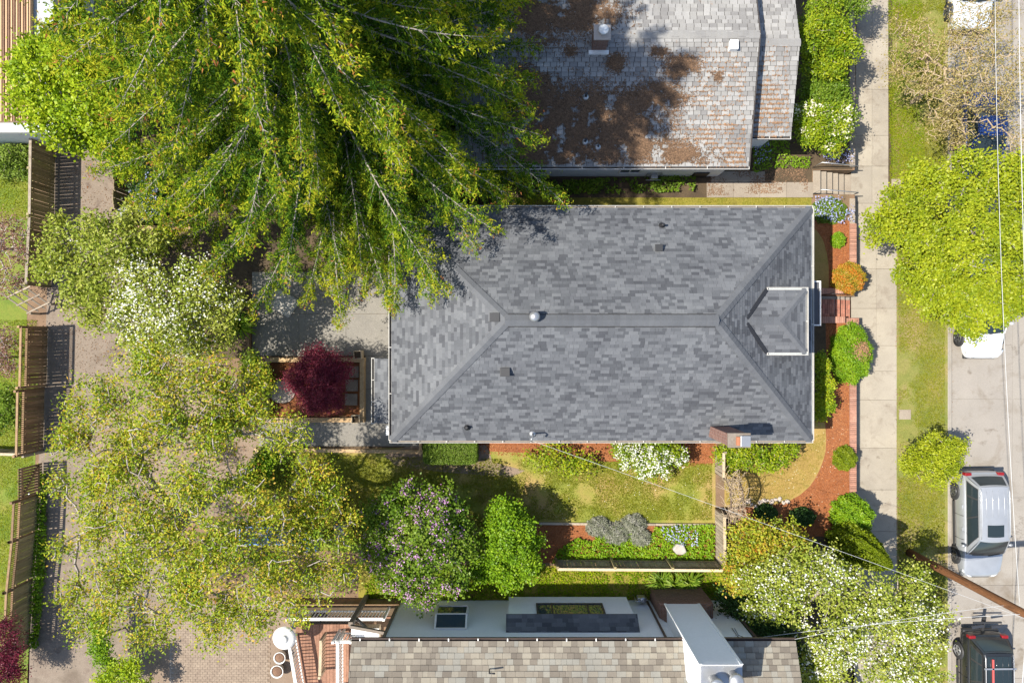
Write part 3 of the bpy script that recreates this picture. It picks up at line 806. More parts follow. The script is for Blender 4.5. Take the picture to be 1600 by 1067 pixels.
cap_strip(roof, (XEa, YN, ZE), (XRE, YR, ZT), 0.175, 'shingle_grey', 0.034, nrmA=nN, nrmB=nE)
zg = ZE - 0.05
gutter(house, (XW - 0.09, YS, zg), (XEa + 0.09, YS, zg), (0, -1, 0), inner='beam_taupe', w=0.085)
gutter(house, (XW - 0.09, YN, zg), (XEa + 0.09, YN, zg), (0, 1, 0), inner='beam_taupe', w=0.085)
gutter(house, (XW, YS, zg), (XW, YN, zg), (-1, 0, 0), every=1.6)
gutter(house, (XEa, YS, zg), (XEa, YN, zg), (1, 0, 0), inner='blue_metal', every=1.9)
# dormer
DZ = 4.62; dn, ds = PY(453, DZ), PY(551, DZ); dx = PX(1259, DZ); dR = (dn + ds) / 2; dh = (dn - ds) / 2; DT = 5.12
def main_x(z): return XEa - (z - ZE) * half / rise
mb = MB(); mb.box(main_x(DZ) - 0.6, dx - 0.32, ds + 0.28, dn - 0.28, ZE + 0.2, DZ - 0.05)
dm = part(mb, 'dormer', 'siding_house', house)
mb = MB(); mb.box(dx - 0.325, dx - 0.29, dR - 0.6, dR + 0.6, 3.95, 4.45); sub(mb, 'window', 'window_glass', dm)
xb = main_x(DT) - 0.05
mb = MB()
vs = [(main_x(DZ) - 0.1, ds, DZ), (dx, ds, DZ), (dx, dn, DZ), (main_x(DZ) - 0.1, dn, DZ), (xb, dR, DT), (dx - dh, dR, DT)]
vs = [(x, y, z - 0.012) for x, y, z in vs] + [(x, y, DZ - 0.09) for x, y, z in vs[:4]]
mb.add(vs, [(0, 1, 5, 4), (1, 2, 5), (2, 3, 4, 5), (9, 8, 7, 6), (6, 7, 1, 0), (7, 8, 2, 1), (8, 9, 3, 2)])
dr = part(mb, 'dormer_roof', 'roof_felt', house)
dr_rise = DT - DZ; x0 = main_x(DZ); Ld = math.hypot(dh, dr_rise)
sl = [((x0, ds, DZ), (1, 0, 0), (0, dh, dr_rise), [(0, 0), (dx - x0, 0), (dx - dh - x0, Ld), (xb - x0, Ld)]),
      ((dx, dn, DZ), (-1, 0, 0), (0, -dh, dr_rise), [(0, 0), (dx - x0, 0), (dx - xb, Ld), (dh, Ld)]),
      ((dx, ds, DZ), (0, 1, 0), (-dh, 0, dr_rise), [(0, 0), (2 * dh, 0), (dh, Ld)])]
shingle_slopes(dr, sl, 'shingle_grey', 0.145, 0.16, 0.5, 0.012, 80, 8)
qS = Vector((0, -dr_rise, dh)).normalized(); qN = Vector((0, dr_rise, dh)).normalized(); qE = Vector((dr_rise, 0, dh)).normalized()
cap_strip(dr, (xb - 0.05, dR, DT), (dx - dh, dR, DT), 0.15, 'shingle_grey', 0.03, nrmA=qS, nrmB=qN)
cap_strip(dr, (dx, ds, DZ), (dx - dh, dR, DT), 0.13, 'shingle_grey', 0.02, nrmA=qS, nrmB=qE)
cap_strip(dr, (dx, dn, DZ), (dx - dh, dR, DT), 0.13, 'shingle_grey', 0.02, nrmA=qN, nrmB=qE)
gutter(house, (x0 + 0.05, ds, DZ - 0.04), (dx + 0.09, ds, DZ - 0.04), (0, -1, 0), inner='blue_metal', w=0.085)
gutter(house, (x0 + 0.05, dn, DZ - 0.04), (dx + 0.09, dn, DZ - 0.04), (0, 1, 0), inner='blue_metal', w=0.085)
gutter(house, (dx, ds, DZ - 0.04), (dx, dn, DZ - 0.04), (1, 0, 0), inner='blue_metal', w=0.085)
# black strips standing in for the shadow gap along the dormer valleys
mb = MB()
for ye in (ds, dn):
    mb.beam((x0 + 0.02, ye, DZ + 0.065), (xb - 0.02, dR + (0.10 if ye > dR else -0.10), DT + 0.05), 0.13, 0.03)
sub(mb, 'valley_shadow', 'black_plastic', dr)
# porch canopy over the front door
zc = 2.75
mb = MB(); x1 = PX(1280, zc); yb_, ya_ = PY(507, zc), PY(441, zc)
mb.box(XEa - 0.5, x1, yb_, ya_, zc - 0.08, zc)
pc = part(mb, 'porch_canopy', 'roof_felt', house)
mb = MB(); mb.box(x1, x1 + 0.05, yb_ - 0.05, ya_ + 0.05, zc - 0.1, zc + 0.05); mb.box(XEa - 0.3, x1 - 0.001, ya_, ya_ + 0.05, zc - 0.1, zc + 0.05); mb.box(XEa - 0.3, x1 - 0.001, yb_ - 0.05, yb_, zc - 0.1, zc + 0.05)
sub(mb, 'canopy_edge', 'white_paint', pc)
# west lean-to roof over the back door
zl = 2.55; zl2 = 2.95
lx0, lx1 = PX(585, zl), XW + 0.25; ly0, ly1 = PY(661, zl), PY(560, zl)
mb = MB()
mb.add([(lx0, ly0, zl - 0.012), (lx1, ly0, zl2 - 0.012), (lx1, ly1, zl2 - 0.012), (lx0, ly1, zl - 0.012), (lx0, ly0, zl - 0.1), (lx1, ly0, zl2 - 0.1), (lx1, ly1, zl2 - 0.1), (lx0, ly1, zl - 0.1)],
       [(0, 1, 2, 3), (7, 6, 5, 4), (0, 4, 5, 1), (1, 5, 6, 2), (2, 6, 7, 3), (3, 7, 4, 0)])
lr = part(mb, 'back_porch_roof', 'roof_felt', house)
shingle_slopes(lr, [((lx0, ly1, zl), (0, -1, 0), (lx1 - lx0, 0, zl2 - zl), [(0, 0), (ly1 - ly0, 0), (ly1 - ly0, math.hypot(lx1 - lx0, zl2 - zl)), (0, math.hypot(lx1 - lx0, zl2 - zl))])], 'shingle_grey', 0.145, 0.16, 0.45, 0.012, 120, 5)
gutter(house, (lx0, ly0 - 0.03, zl - 0.04), (lx0, ly1 + 0.03, zl - 0.04), (-1, 0, 0), every=0.75)
mb = MB(); mb.box(lx0 + 0.1, lx0 + 0.2, ly0 + 0.1, ly0 + 0.2, 0, zl - 0.1); mb.box(lx0 + 0.1, lx0 + 0.2, ly1 - 0.2, ly1 - 0.1, 0, zl - 0.1)
part(mb, 'porch_post', 'white_paint', house)
mb = MB(); mb.box(PX(603, 2.4), PX(609, 2.4), PY(680, 2.4), PY(664, 2.4), 2.3, 2.42); part(mb, 'porch_lamp', 'white_plastic', house)
# roof furniture
def roof_z(x, y):
    return ZE + min((y - YS) * rise / ls, (YN - y) * rise / ln, (x - XW) * rise / half, (XEa - x) * rise / half)
def roof_pt(px, py):
    z = ZE
    for _ in range(12):
        p = P(px, py, z); z = roof_z(p.x, p.y)
    return P(px, py, z)
for (px, py, s) in ((773, 496, 0.26), (1028, 388, 0.20), (789, 581, 0.26)):
    c = roof_pt(px, py)
    mb = MB(); mb.box(c.x - s / 2, c.x + s / 2, c.y - s / 2, c.y + s / 2, c.z - 0.15, c.z + 0.16)
    v_ = part(mb, 'box_vent', 'dark_metal', house, bevel=0.03)
    mb = MB(); mb.box(c.x - s / 2 - 0.05, c.x + s / 2 + 0.05, c.y - s / 2 - 0.03, c.y + s / 2 + 0.03, c.z + 0.162, c.z + 0.185); sub(mb, 'hood', 'trim_black', v_, 0.01)
c = roof_pt(835, 495)
mb = MB(); mb.lathe([(0.10, -0.05), (0.10, 0.2), (0.17, 0.24), (0.19, 0.34), (0.16, 0.44), (0.08, 0.49), (0.0, 0.50)], c, 24)
tv = part(mb, 'round_vent', 'galv', house)
mb = MB(); mb.box(c.x - 0.2, c.x + 0.2, c.y - 0.22, c.y + 0.2, c.z - 0.06, c.z + 0.02); sub(mb, 'flashing', 'dark_metal', tv)
for (px, py, h) in ((1034, 353, 0.3), (730, 667, 0.25)):
    c = roof_pt(px, py)
    mb = MB(); mb.lathe([(0.05, -0.1), (0.05, h), (0.03, h + 0.001)], c, 12)
    pv = part(mb, 'pipe_vent', 'black_plastic', house)
    mb = MB(); mb.lathe([(0.13, 0.0), (0.11, 0.05), (0.055, 0.09), (0.055, 0.1)], (c.x, c.y, c.z), 14); sub(mb, 'boot', 'black_plastic', pv)
mast = roof_pt(832, 677)
mb = MB(); mb.tube([mast - Vector((0, 0, 0.8)), mast + Vector((0, 0, 0.75)), mast + Vector((-0.05, -0.08, 0.9)), mast + Vector((-0.1, -0.18, 0.82))], 0.035, 10)
ms = part(mb, 'service_mast', 'galv', house)
mb = MB(); mb.lathe([(0.15, 0.0), (0.12, 0.05), (0.05, 0.1)], mast, 14); sub(mb, 'boot', 'galv', ms)
# chimney on the south wall
cz = 5.75
cx0, cx1 = PX(1138, cz), PX(1170, cz); cy0, cy1 = PY(697, cz), PY(680, cz)
mb = MB(); mb.box(cx0, cx1, cy0, cy1 + 0.05, 0.0, cz)
ch = part(mb, 'chimney', 'chimney_brick', house)
mb = MB(); mb.box(cx0 - 0.04, cx1 + 0.04, cy0 - 0.04, cy1 + 0.09, cz, cz + 0.09); sub(mb, 'chimney_cap', 'beam_taupe', ch, 0.01)
mb = MB(); mb.box(cx0 + 0.36, cx1 - 0.02, cy0 + 0.02, cy0 + 0.40, cz + 0.09, cz + 0.26); sub(mb, 'flue_cover', 'galv', ch, 0.01)
mb = MB(); mb.box(cx0 + 0.24, cx0 + 0.35, cy0 + 0.05, cy0 + 0.36, cz + 0.09, cz + 0.2); sub(mb, 'flue_pot', 'terracotta', ch, 0.01)

# ================================================================== NORTH HOUSE
NZ, NT = 3.0, 4.2
nx0, nx1 = -2.2, PX(1170, NZ); nyS = PY(260, NZ); nyR = 11.6; nyN = 2 * nyR - nyS
nh = empty('house', ((nx0 + nx1) / 2, nyR, 0), 0, 'neighbouring house above with pale weathered shingles covered in brown needles', 'house')
mb = MB(); mb.box(nx0 + 0.3, nx1 - 0.35, nyS + 0.32, nyN - 0.3, -0.02, NZ - 0.05)
wl = part(mb, 'wall', 'siding', nh)
for (a, b) in ((827, 855), (968, 1003)):
    window_part(nh, 'y', nyS + 0.32, PX(a, 1.2), PX(b, 1.2), 0.7, 1.35, -1)
mb = MB()
th = 0.12
prof = [(nyS, NZ - 0.012), (nyR, NT - 0.012), (nyN, NZ - 0.012), (nyN, NZ - th), (nyR, NT - th), (nyS, NZ - th)]
mb.add([(x, y, z) for x in (nx0, nx1) for y, z in prof], [(0, 1, 7, 6), (1, 2, 8, 7), (2, 3, 9, 8), (3, 4, 10, 9), (4, 5, 11, 10), (5, 0, 6, 11), (0, 5, 4, 1), (1, 4, 3, 2), (6, 7, 10, 11), (7, 8, 9, 10)])
nr = part(mb, 'roof', 'felt_brown', nh)
run = nyR - nyS; Lr = math.hypot(run, NT - NZ)
rect = lambda w, l: [(0, 0), (w, 0), (w, l), (0, l)]
shingle_slopes(nr, [((nx0, nyS, NZ), (1, 0, 0), (0, run, NT - NZ), rect(nx1 - nx0, Lr)), ((nx1, nyN, NZ), (-1, 0, 0), (0, -run, NT - NZ), rect(nx1 - nx0, Lr))],
               'shingle_pale', 0.175, 0.24, 0.31, 0.034, 300, 12, 3, 0.010)
cap_strip(nr, (nx0, nyR, NT), (nx1, nyR, NT), 0.16, 'shingle_pale', 0.03, nrmA=Vector((0, -0.25, 1)).normalized(), nrmB=Vector((0, 0.25, 1)).normalized())
gutter(nh, (nx0, nyS, NZ - 0.05), (nx1 + 0.03, nyS, NZ - 0.05), (0, -1, 0), every=1.6)
mb = MB(); mb.beam((nx1 + 0.02, nyS, NZ - 0.05), (nx1 + 0.02, nyR, NT - 0.05), 0.035, 0.16); mb.beam((nx1 + 0.02, nyR, NT - 0.05), (nx1 + 0.02, nyN, NZ - 0.05), 0.035, 0.16)
part(mb, 'barge_board', 'gutter_dark', nh)
# lower east wing
EZ, ET = 2.75, 3.62; ex1 = PX(1236, EZ); eyS = PY(213, EZ); eyR = 11.55; eyN = 2 * eyR - eyS
mb = MB(); mb.box(nx1 - 0.34, ex1 - 0.3, eyS + 0.3, eyN - 0.3, -0.02, EZ - 0.06); part(mb, 'wing_wall', 'siding', nh)
mb = MB()
prof = [(eyS, EZ - 0.012), (eyR, ET - 0.012), (eyN, EZ - 0.012), (eyN, EZ - th), (eyR, ET - th), (eyS, EZ - th)]
mb.add([(x, y, z) for x in (nx1 - 0.3, ex1) for y, z in prof], [(0, 1, 7, 6), (1, 2, 8, 7), (2, 3, 9, 8), (3, 4, 10, 9), (4, 5, 11, 10), (5, 0, 6, 11), (0, 5, 4, 1), (1, 4, 3, 2), (6, 7, 10, 11), (7, 8, 9, 10)])
er = part(mb, 'wing_roof', 'felt_brown', nh)
run2 = eyR - eyS; L2 = math.hypot(run2, ET - EZ); ew = ex1 - nx1 + 0.3
shingle_slopes(er, [((nx1 - 0.3, eyS, EZ), (1, 0, 0), (0, run2, ET - EZ), rect(ew, L2)), ((ex1, eyN, EZ), (-1, 0, 0), (0, -run2, ET - EZ), rect(ew, L2))], 'shingle_pale', 0.175, 0.24, 0.31, 0.034, 200, 13, 3, 0.010)
cap_strip(er, (nx1, eyR, ET), (ex1, eyR, ET), 0.15, 'shingle_pale', 0.03, nrmA=Vector((0, -0.25, 1)).normalized(), nrmB=Vector((0, 0.25, 1)).normalized())
gutter(nh, (nx1 + 0.05, eyS, EZ - 0.05), (ex1, eyS, EZ - 0.05), (0, -1, 0), tick=True, every=0.6)
# its chimney, vents, flues
def n_z(y): return NZ + (nyR - abs(y - nyR) - nyS) * (NT - NZ) / run
cyc = 11.25; c_x = PX(936, 4.2)
mb = MB(); mb.box(c_x - 0.27, c_x + 0.27, cyc - 0.22, cyc + 0.25, 3.0, 5.05); nc = part(mb, 'chimney', 'chimney_brown', nh)
mb = MB(); mb.box(c_x - 0.31, c_x + 0.31, cyc - 0.26, cyc + 0.29, 5.05, 5.13); sub(mb, 'chimney_cap', 'stone', nc, 0.01)
mb = MB(); mb.lathe([(0.12, 0.0), (0.12, 0.16), (0.19, 0.18), (0.17, 0.24), (0.0, 0.27)], (c_x + 0.02, cyc + 0.02, 5.13), 20); sub(mb, 'flue_cap', 'white_plastic', nc)
mb = MB(); mb.box(c_x - 0.38, c_x + 0.38, cyc - 0.36, cyc - 0.222, n_z(cyc - 0.36) - 0.05, n_z(cyc) + 0.02); sub(mb, 'flashing', 'white_plastic', nc)
for (px, py, r, h) in ((915, 152, 0.05, 0.35), (914, 222, 0.05, 0.35), (934, 230, 0.045, 0.2)):
    z = 3.6
    for _ in range(8): p = P(px, py, z); z = n_z(p.y)
    p = P(px, py, z)
    mb = MB(); mb.lathe([(r, -0.1), (r, h), (r * 0.6, h + 0.001)], p, 12); pv = part(mb, 'pipe_vent', 'black_plastic', nh)
    mb = MB(); mb.lathe([(0.15, 0.0), (0.12, 0.06), (r + 0.01, 0.12)], p, 14); sub(mb, 'boot', 'galv', pv)
z = 4.1; p = P(1145, 73, z)
mb = MB(); mb.box(p.x - 0.16, p.x + 0.16, p.y - 0.18, p.y + 0.18, z - 0.1, z + 0.2); part(mb, 'box_vent', 'white_plastic', nh, 0.02)
# litter of needles caught on the shingles
rng = np.random.default_rng(77)
spots = [(850, 190, 60, 60), (880, 240, 80, 22), (900, 205, 85, 55), (840, 230, 60, 30), (960, 190, 75, 50), (1010, 235, 60, 22), (900, 20, 70, 35), (840, 30, 40, 40), (963, 98, 14, 14), (1065, 105, 26, 20), (1030, 150, 40, 20), (1075, 245, 45, 14), (890, 80, 12, 8), (1030, 80, 14, 10), (1120, 120, 10, 8), (830, 160, 40, 60)]
C = []; T = []
for (px, py, rx, ry) in spots:
    n = int(rx * ry * 9)
    qx = px + rng.normal(size=n) * rx * 0.5; qy = py + rng.normal(size=n) * ry * 0.5
    for a, b in zip(qx, qy):
        if a < 700 or a > 1168 or b > 258: continue
        yy = PY(b, 3.6); z = n_z(yy); yy = PY(b, z); z = n_z(yy)
        C.append((PX(a, z), yy, z + rng.uniform(0.02, 0.06))); T.append(rng.random() * 0.7)
for k in range(6500):       # dashes of litter in the joints towards the east
    a = 1165 - abs(rng.normal()) * 70; b = 255 - abs(rng.normal()) * 95
    if not (1000 < a < 1168 and b > 60): continue
    z = n_z(PY(b, 3.6)); yy = PY(b, z); z = n_z(yy)
    r0 = math.floor((yy - nyS) / 0.1697); yy = nyS + r0 * 0.1697 + rng.normal() * 0.022 - 0.01
    C.append((PX(a, z), yy, n_z(yy) + rng.uniform(0.015, 0.05))); T.append(0.5 + rng.random() * 0.5)
for k in range(3400):
    a = rng.uniform(1178, 1232); b = 210 - abs(rng.normal()) * 65
    if b < 20: continue
    yy = PY(b, 3.1); z = EZ + (yy - eyS) * (ET - EZ) / run2; yy = PY(b, z)
    r0 = math.floor((yy - eyS) / 0.1695); yy = eyS + r0 * 0.1695 + rng.normal() * 0.02 - 0.01
    if yy > eyR: continue
    C.append((PX(a, z), yy, EZ + (yy - eyS) * (ET - EZ) / run2 + rng.uniform(0.015, 0.05))); T.append(0.5 + rng.random() * 0.5)
C = np.array(C); T = np.array(T)
nz = vnoise(C[:, 0] + 30, C[:, 1] + 30, 1.6, 9); nz2 = vnoise(C[:, 0] + 30, C[:, 1] + 30, 5, 10)
nz3 = vnoise(C[:, 0] + 30, C[:, 1] + 30, 13, 11)
k = (nz * 0.42 + nz2 * 0.33 + nz3 * 0.25 + rng.normal(size=len(C)) * 0.07 > np.where(T > 0.5, 0.50, 0.42))
o = obj('needle_litter', leaf_mesh('needle_litter', C[k], 0.085, 0.35, M['lf_litter'], rng, T[k], 3.0, tri=True))
tag(o, 'brown fallen needles lying in patches on the pale north roof', 'litter', None, 'stuff')

# ================================================================== SOUTH HOUSE
SZ = 5.0; sYe = PY(1001, SZ); sx0, sx1 = PX(549, SZ), PX(1243, SZ); sYw = -11.36; pitch = 0.42
sYr = -16.5; SZr = SZ + (sYe - sYr) * pitch
sh = empty('house', (2, -14, 0), 0, 'neighbouring house at the bottom edge with tan and beige shingle roof and white siding', 'house')
mb = MB(); mb.box(-4.92, 9.25, 2 * sYr - sYw, sYw, -0.02, SZ - 0.1); part(mb, 'wall', 'siding', sh)
mb = MB()
for k in range(24):
    z = 0.15 + k * 0.2
    mb.add([(-4.92, sYw + 0.002, z + 0.198), (9.25, sYw + 0.002, z + 0.198), (9.25, sYw + 0.02, z), (-4.92, sYw + 0.02, z), (-4.92, sYw - 0.01, z), (9.25, sYw - 0.01, z)], [(0, 3, 2, 1), (3, 4, 5, 2)])
part(mb, 'clapboard', 'siding', sh)
mb = MB()
yN2 = 2 * sYr - sYe
prof = [(sYe, SZ - 0.012), (sYr, SZr - 0.012), (yN2, SZ - 0.012), (yN2, SZ - 0.13), (sYr, SZr - 0.13), (sYe, SZ - 0.13)]
mb.add([(x, y, z) for x in (sx0, sx1) for y, z in prof], [(1, 0, 6, 7), (2, 1, 7, 8), (3, 2, 8, 9), (4, 3, 9, 10), (5, 4, 10, 11), (0, 5, 11, 6), (5, 0, 1, 4), (4, 1, 2, 3), (7, 6, 11, 10), (8, 7, 10, 9)])
sr = part(mb, 'roof', 'felt_brown', sh)
runS = sYe - sYr; LS = math.hypot(runS, SZr - SZ)
shingle_slopes(sr, [((sx1, sYe, SZ), (-1, 0, 0), (0, -runS, SZr - SZ), rect(sx1 - sx0, LS)), ((sx0, yN2, SZ), (1, 0, 0), (0, runS, SZr - SZ), rect(sx1 - sx0, LS))],
               'shingle_tan', 0.20, 0.15, 0.36, 0.035, 300, 21)
gutter(sh, (sx0, sYe, SZ - 0.05), (PX(1073, SZ), sYe, SZ - 0.05), (0, 1, 0), mat='gutter_brown', every=1.05, w=0.09, tick=False)
gutter(sh, (PX(1131, SZ), sYe, SZ - 0.05), (sx1, sYe, SZ - 0.05), (0, 1, 0), mat='gutter_brown', every=1.05, w=0.09, tick=False)
for i in range(13):
    x = sx0 + 0.3 + i * 1.08
    mb = MB(); mb.box(x, x + 0.04, sYe + 0.0, sYe + 0.105, SZ + 0.022, SZ + 0.032); part(mb, 'gutter_strap', 'white_paint', sh)
# projecting bay with shingled skirt roof
bY = -10.96; bx0, bx1 = PX(795, 0.8), PX(992, 2.8); bz0, bz1, bz2 = 0.7, 2.8, 3.36
mb = MB(); mb.box(bx0, bx1, sYw + 0.021, bY, bz0, bz1); by = part(mb, 'bay', 'siding', sh)
mb = MB()
for k in range(10):
    z = bz0 + 0.02 + k * 0.2
    mb.add([(bx0, bY + 0.002, z + 0.198), (bx1, bY + 0.002, z + 0.198), (bx1, bY + 0.018, z), (bx0, bY + 0.018, z)], [(0, 3, 2, 1)])
sub(mb, 'clapboard', 'siding', by)
mb = MB(); q = bY + 0.1
mb.add([(bx0 - 0.1, q, bz1), (bx1 + 0.1, q, bz1), (bx1 + 0.1, sYw + 0.03, bz2), (bx0 - 0.1, sYw + 0.03, bz2), (bx0 - 0.1, q, bz1 - 0.06), (bx1 + 0.1, q, bz1 - 0.06), (bx1 + 0.1, sYw + 0.03, bz1 - 0.06), (bx0 - 0.1, sYw + 0.03, bz1 - 0.06)],
       [(1, 0, 3, 2), (4, 5, 6, 7), (0, 1, 5, 4), (1, 2, 6, 5), (3, 0, 4, 7)])
brf = part(mb, 'bay_roof', 'roof_felt', sh)
lb = math.hypot(q - sYw - 0.03, bz2 - bz1)
shingle_slopes(brf, [((bx1 + 0.1, q, bz1 + 0.01), (-1, 0, 0), (0, -(q - sYw - 0.03), bz2 - bz1), rect(bx1 - bx0 + 0.2, lb))], 'shingle_grey', 0.17, 0.18, 0.42, 0.016, 150, 22)
wx0, wx1 = PX(838, 1.9), PX(943, 1.9)
mb = MB()
for a, b, c_, d_ in ((wx0, wx1, 1.5, 1.58), (wx0, wx1, 2.62, 2.70), (wx0, wx0 + 0.07, 1.58, 2.62), (wx1 - 0.07, wx1, 1.58, 2.62), (wx0 + 0.62, wx0 + 0.68, 1.58, 2.62), (wx1 - 0.68, wx1 - 0.62, 1.58, 2.62)):
    mb.box(a, b, bY - 0.01, bY + 0.06, c_, d_)
wf = part(mb, 'bay_window', 'gutter_dark', sh)
for a, b in ((wx0 + 0.07, wx0 + 0.62), (wx0 + 0.68, wx1 - 0.68), (wx1 - 0.62, wx1 - 0.07)):
    mb = MB(); mb.box(a, b, bY + 0.02, bY + 0.03, 1.58, 2.62); sub(mb, 'pane', 'window_glass', wf)
# garden window
gx0, gx1 = PX(681, 2.4), PX(731, 2.4); gY = -10.97
mb = MB()
for a, b in ((gx0, gx0 + 0.07), (gx1 - 0.07, gx1)):
    mb.box(a, b, gY, gY + 0.06, 1.7, 2.6); mb.box(a, b, sYw + 0.021, gY - 0.001, 1.7, 1.77)
    mb.beam(((a + b) / 2, gY + 0.03, 2.6), ((a + b) / 2, sYw + 0.04, 3.1), 0.07, 0.06)
mb.box(gx0 + 0.071, gx1 - 0.071, gY, gY + 0.06, 1.7, 1.77); mb.box(gx0 + 0.071, gx1 - 0.071, gY, gY + 0.06, 2.53, 2.6)
mb.box(gx0 + 0.071, gx1 - 0.071, sYw + 0.021, sYw + 0.08, 3.04, 3.1)
gw = part(mb, 'garden_window', 'white_paint', sh)
mb = MB(); mb.box(gx0 + 0.07, gx1 - 0.07, gY + 0.02, gY + 0.03, 1.77, 2.53); sub(mb, 'pane', 'window_glass', gw)
mb = MB(); mb.add([(gx0 + 0.07, gY + 0.03, 2.6), (gx1 - 0.07, gY + 0.03, 2.6), (gx1 - 0.07, sYw + 0.04, 3.07), (gx0 + 0.07, sYw + 0.04, 3.07)], [(1, 0, 3, 2)]); sub(mb, 'pane', 'window_glass', gw)
# chimney: brick base, sided upper chase
qx0, qx1 = 6.25, 7.66
mb = MB(); mb.box(6.05, 8.25, sYw + 0.021, -10.72, 0, 2.0)
cb = part(mb, 'chimney_base', 'chimney_brown', sh)
mb = MB(); mb.add([(6.05, -10.72, 2.0), (8.25, -10.72, 2.0), (8.25, sYw + 0.03, 2.0), (6.05, sYw + 0.03, 2.0), (qx0 + 0.02, -10.9, 2.5), (qx1 - 0.02, -10.9, 2.5), (qx1 - 0.02, sYw + 0.03, 2.5), (qx0 + 0.02, sYw + 0.03, 2.5)], [(1, 0, 4, 5), (2, 1, 5, 6), (0, 3, 7, 4), (5, 4, 7, 6)])
sub(mb, 'shoulder', 'chimney_brown', cb)
mb = MB(); mb.box(qx0, qx1, -12.1, -10.74, 2.05, 7.3); cs = part(mb, 'chimney', 'siding', sh)
mb = MB()
for k in range(26):
    z = 2.07 + k * 0.2
    mb.add([(qx0, -10.738, z + 0.198), (qx1, -10.738, z + 0.198), (qx1, -10.722, z), (qx0, -10.722, z)], [(0, 3, 2, 1)])
mb.box(qx0 - 0.03, qx0 + 0.07, -10.739, -10.71, 2.05, 7.3); mb.box(qx1 - 0.07, qx1 + 0.03, -10.739, -10.71, 2.05, 7.3)
sub(mb, 'clapboard', 'siding', cs)
mb = MB(); mb.box(qx0 + 0.02, qx1 - 0.02, -12.08, -10.77, 7.3, 7.36); sub(mb, 'chase_cover', 'galv', cs)
for xx, yy in ((qx0 + 0.42, -11.2), (qx1 - 0.35, -11.05)):
    mb = MB(); mb.lathe([(0.17, 0), (0.17, 0.35), (0.24, 0.36), (0.24, 0.46), (0.16, 0.52), (0.0, 0.54)], (xx, yy, 7.36), 20); sub(mb, 'flue', 'galv', cs)
for xx in (5.85, 9.3):
    mb = MB(); mb.box(xx, xx + 0.07, sYw + 0.021, sYw + 0.09, 0.05, SZ - 0.12); part(mb, 'downspout', 'gutter_brown', sh)
for xx, zz in ((0.75, 4.35), (5.2, 4.4)):
    mb = MB(); mb.lathe([(0.0, 0), (0.07, 0.01), (0.07, 0.09), (0.03, 0.12)], (xx - 3.2 if xx < 1 else xx, sYw + 0.12, zz), 12); part(mb, 'wall_lamp', 'black_plastic', sh)
mb = MB(); mb.tube([(8.7, sYw + 0.04, 3.0), (8.65, sYw + 0.06, 3.8), (8.8, sYw + 0.08, 4.2), (9.1, sYw + 0.08, 4.1), (9.4, sYw + 0.1, 4.0)], 0.012, 5); mb.tube([(8.8, sYw + 0.04, 3.0), (8.72, sYw + 0.06, 3.7), (8.9, sYw + 0.08, 4.0), (9.3, sYw + 0.08, 3.9)], 0.012, 5)
part(mb, 'cable', 'black_plastic', sh)
c = P(765, 1045, 5.4); mb = MB(); mb.tube([(c.x, c.y, 5.2), (c.x, c.y, 5.7), (c.x + 0.2, c.y + 0.03, 5.78)], 0.03, 8); part(mb, 'pipe_vent', 'black_plastic', sh)

# ================================================================== NORTH-WEST SHED
sz = 3.0
shed = empty('outbuilding', (-22, 14.5, 0), 0, 'outbuilding in the upper left corner with ribbed tan metal roof', 'building')
sxE, syS = PX(85, sz - 0.25), PY(206, sz - 0.25)
mb = MB(); mb.box(-34, sxE - 0.1, syS + 0.1, 26, -0.02, sz - 0.3); part(mb, 'wall', 'siding_house', shed)
mb = MB(); mb.box(-34, PX(47, sz), PY(190, sz), 26, sz - 0.24, sz); srf = part(mb, 'roof', 'tan_metal', shed)
xr = PX(47, sz) - 0.06
k = 0
while xr > -26:
    MB().box(xr - 0.05, xr, PY(190, sz) + 0.0, 26, sz + 0.001, sz + 0.035).build('roof_rib', M['tan_metal'] if k % 2 == 0 else M['debris'], srf)
    xr -= 0.105; k += 1
mb = MB(); mb.box(PX(47, sz) + 0.001, sxE, syS, 26, sz - 0.3, sz - 0.2); part(mb, 'roof_edge', 'blue_metal', shed)
mb = MB(); mb.box(-34, PX(47, sz), syS, PY(190, sz) - 0.001, sz - 0.3, sz - 0.18); part(mb, 'roof_edge', 'blue_metal', shed)
mb = MB(); mb.box(-34, sxE - 0.1, syS - 0.05, syS - 0.001, sz - 0.34, sz - 0.16); part(mb, 'fascia', 'white_paint', shed)

# ================================================================== FENCES
BOARDS = {}
def board_mesh(w, h, t, mat):
    k = (round(w, 3), round(h, 3), t, mat)
    if k not in BOARDS: BOARDS[k] = MB().box(-w / 2, w / 2, -t / 2, t / 2, 0, h).mesh('board', M[mat])
    return BOARDS[k]

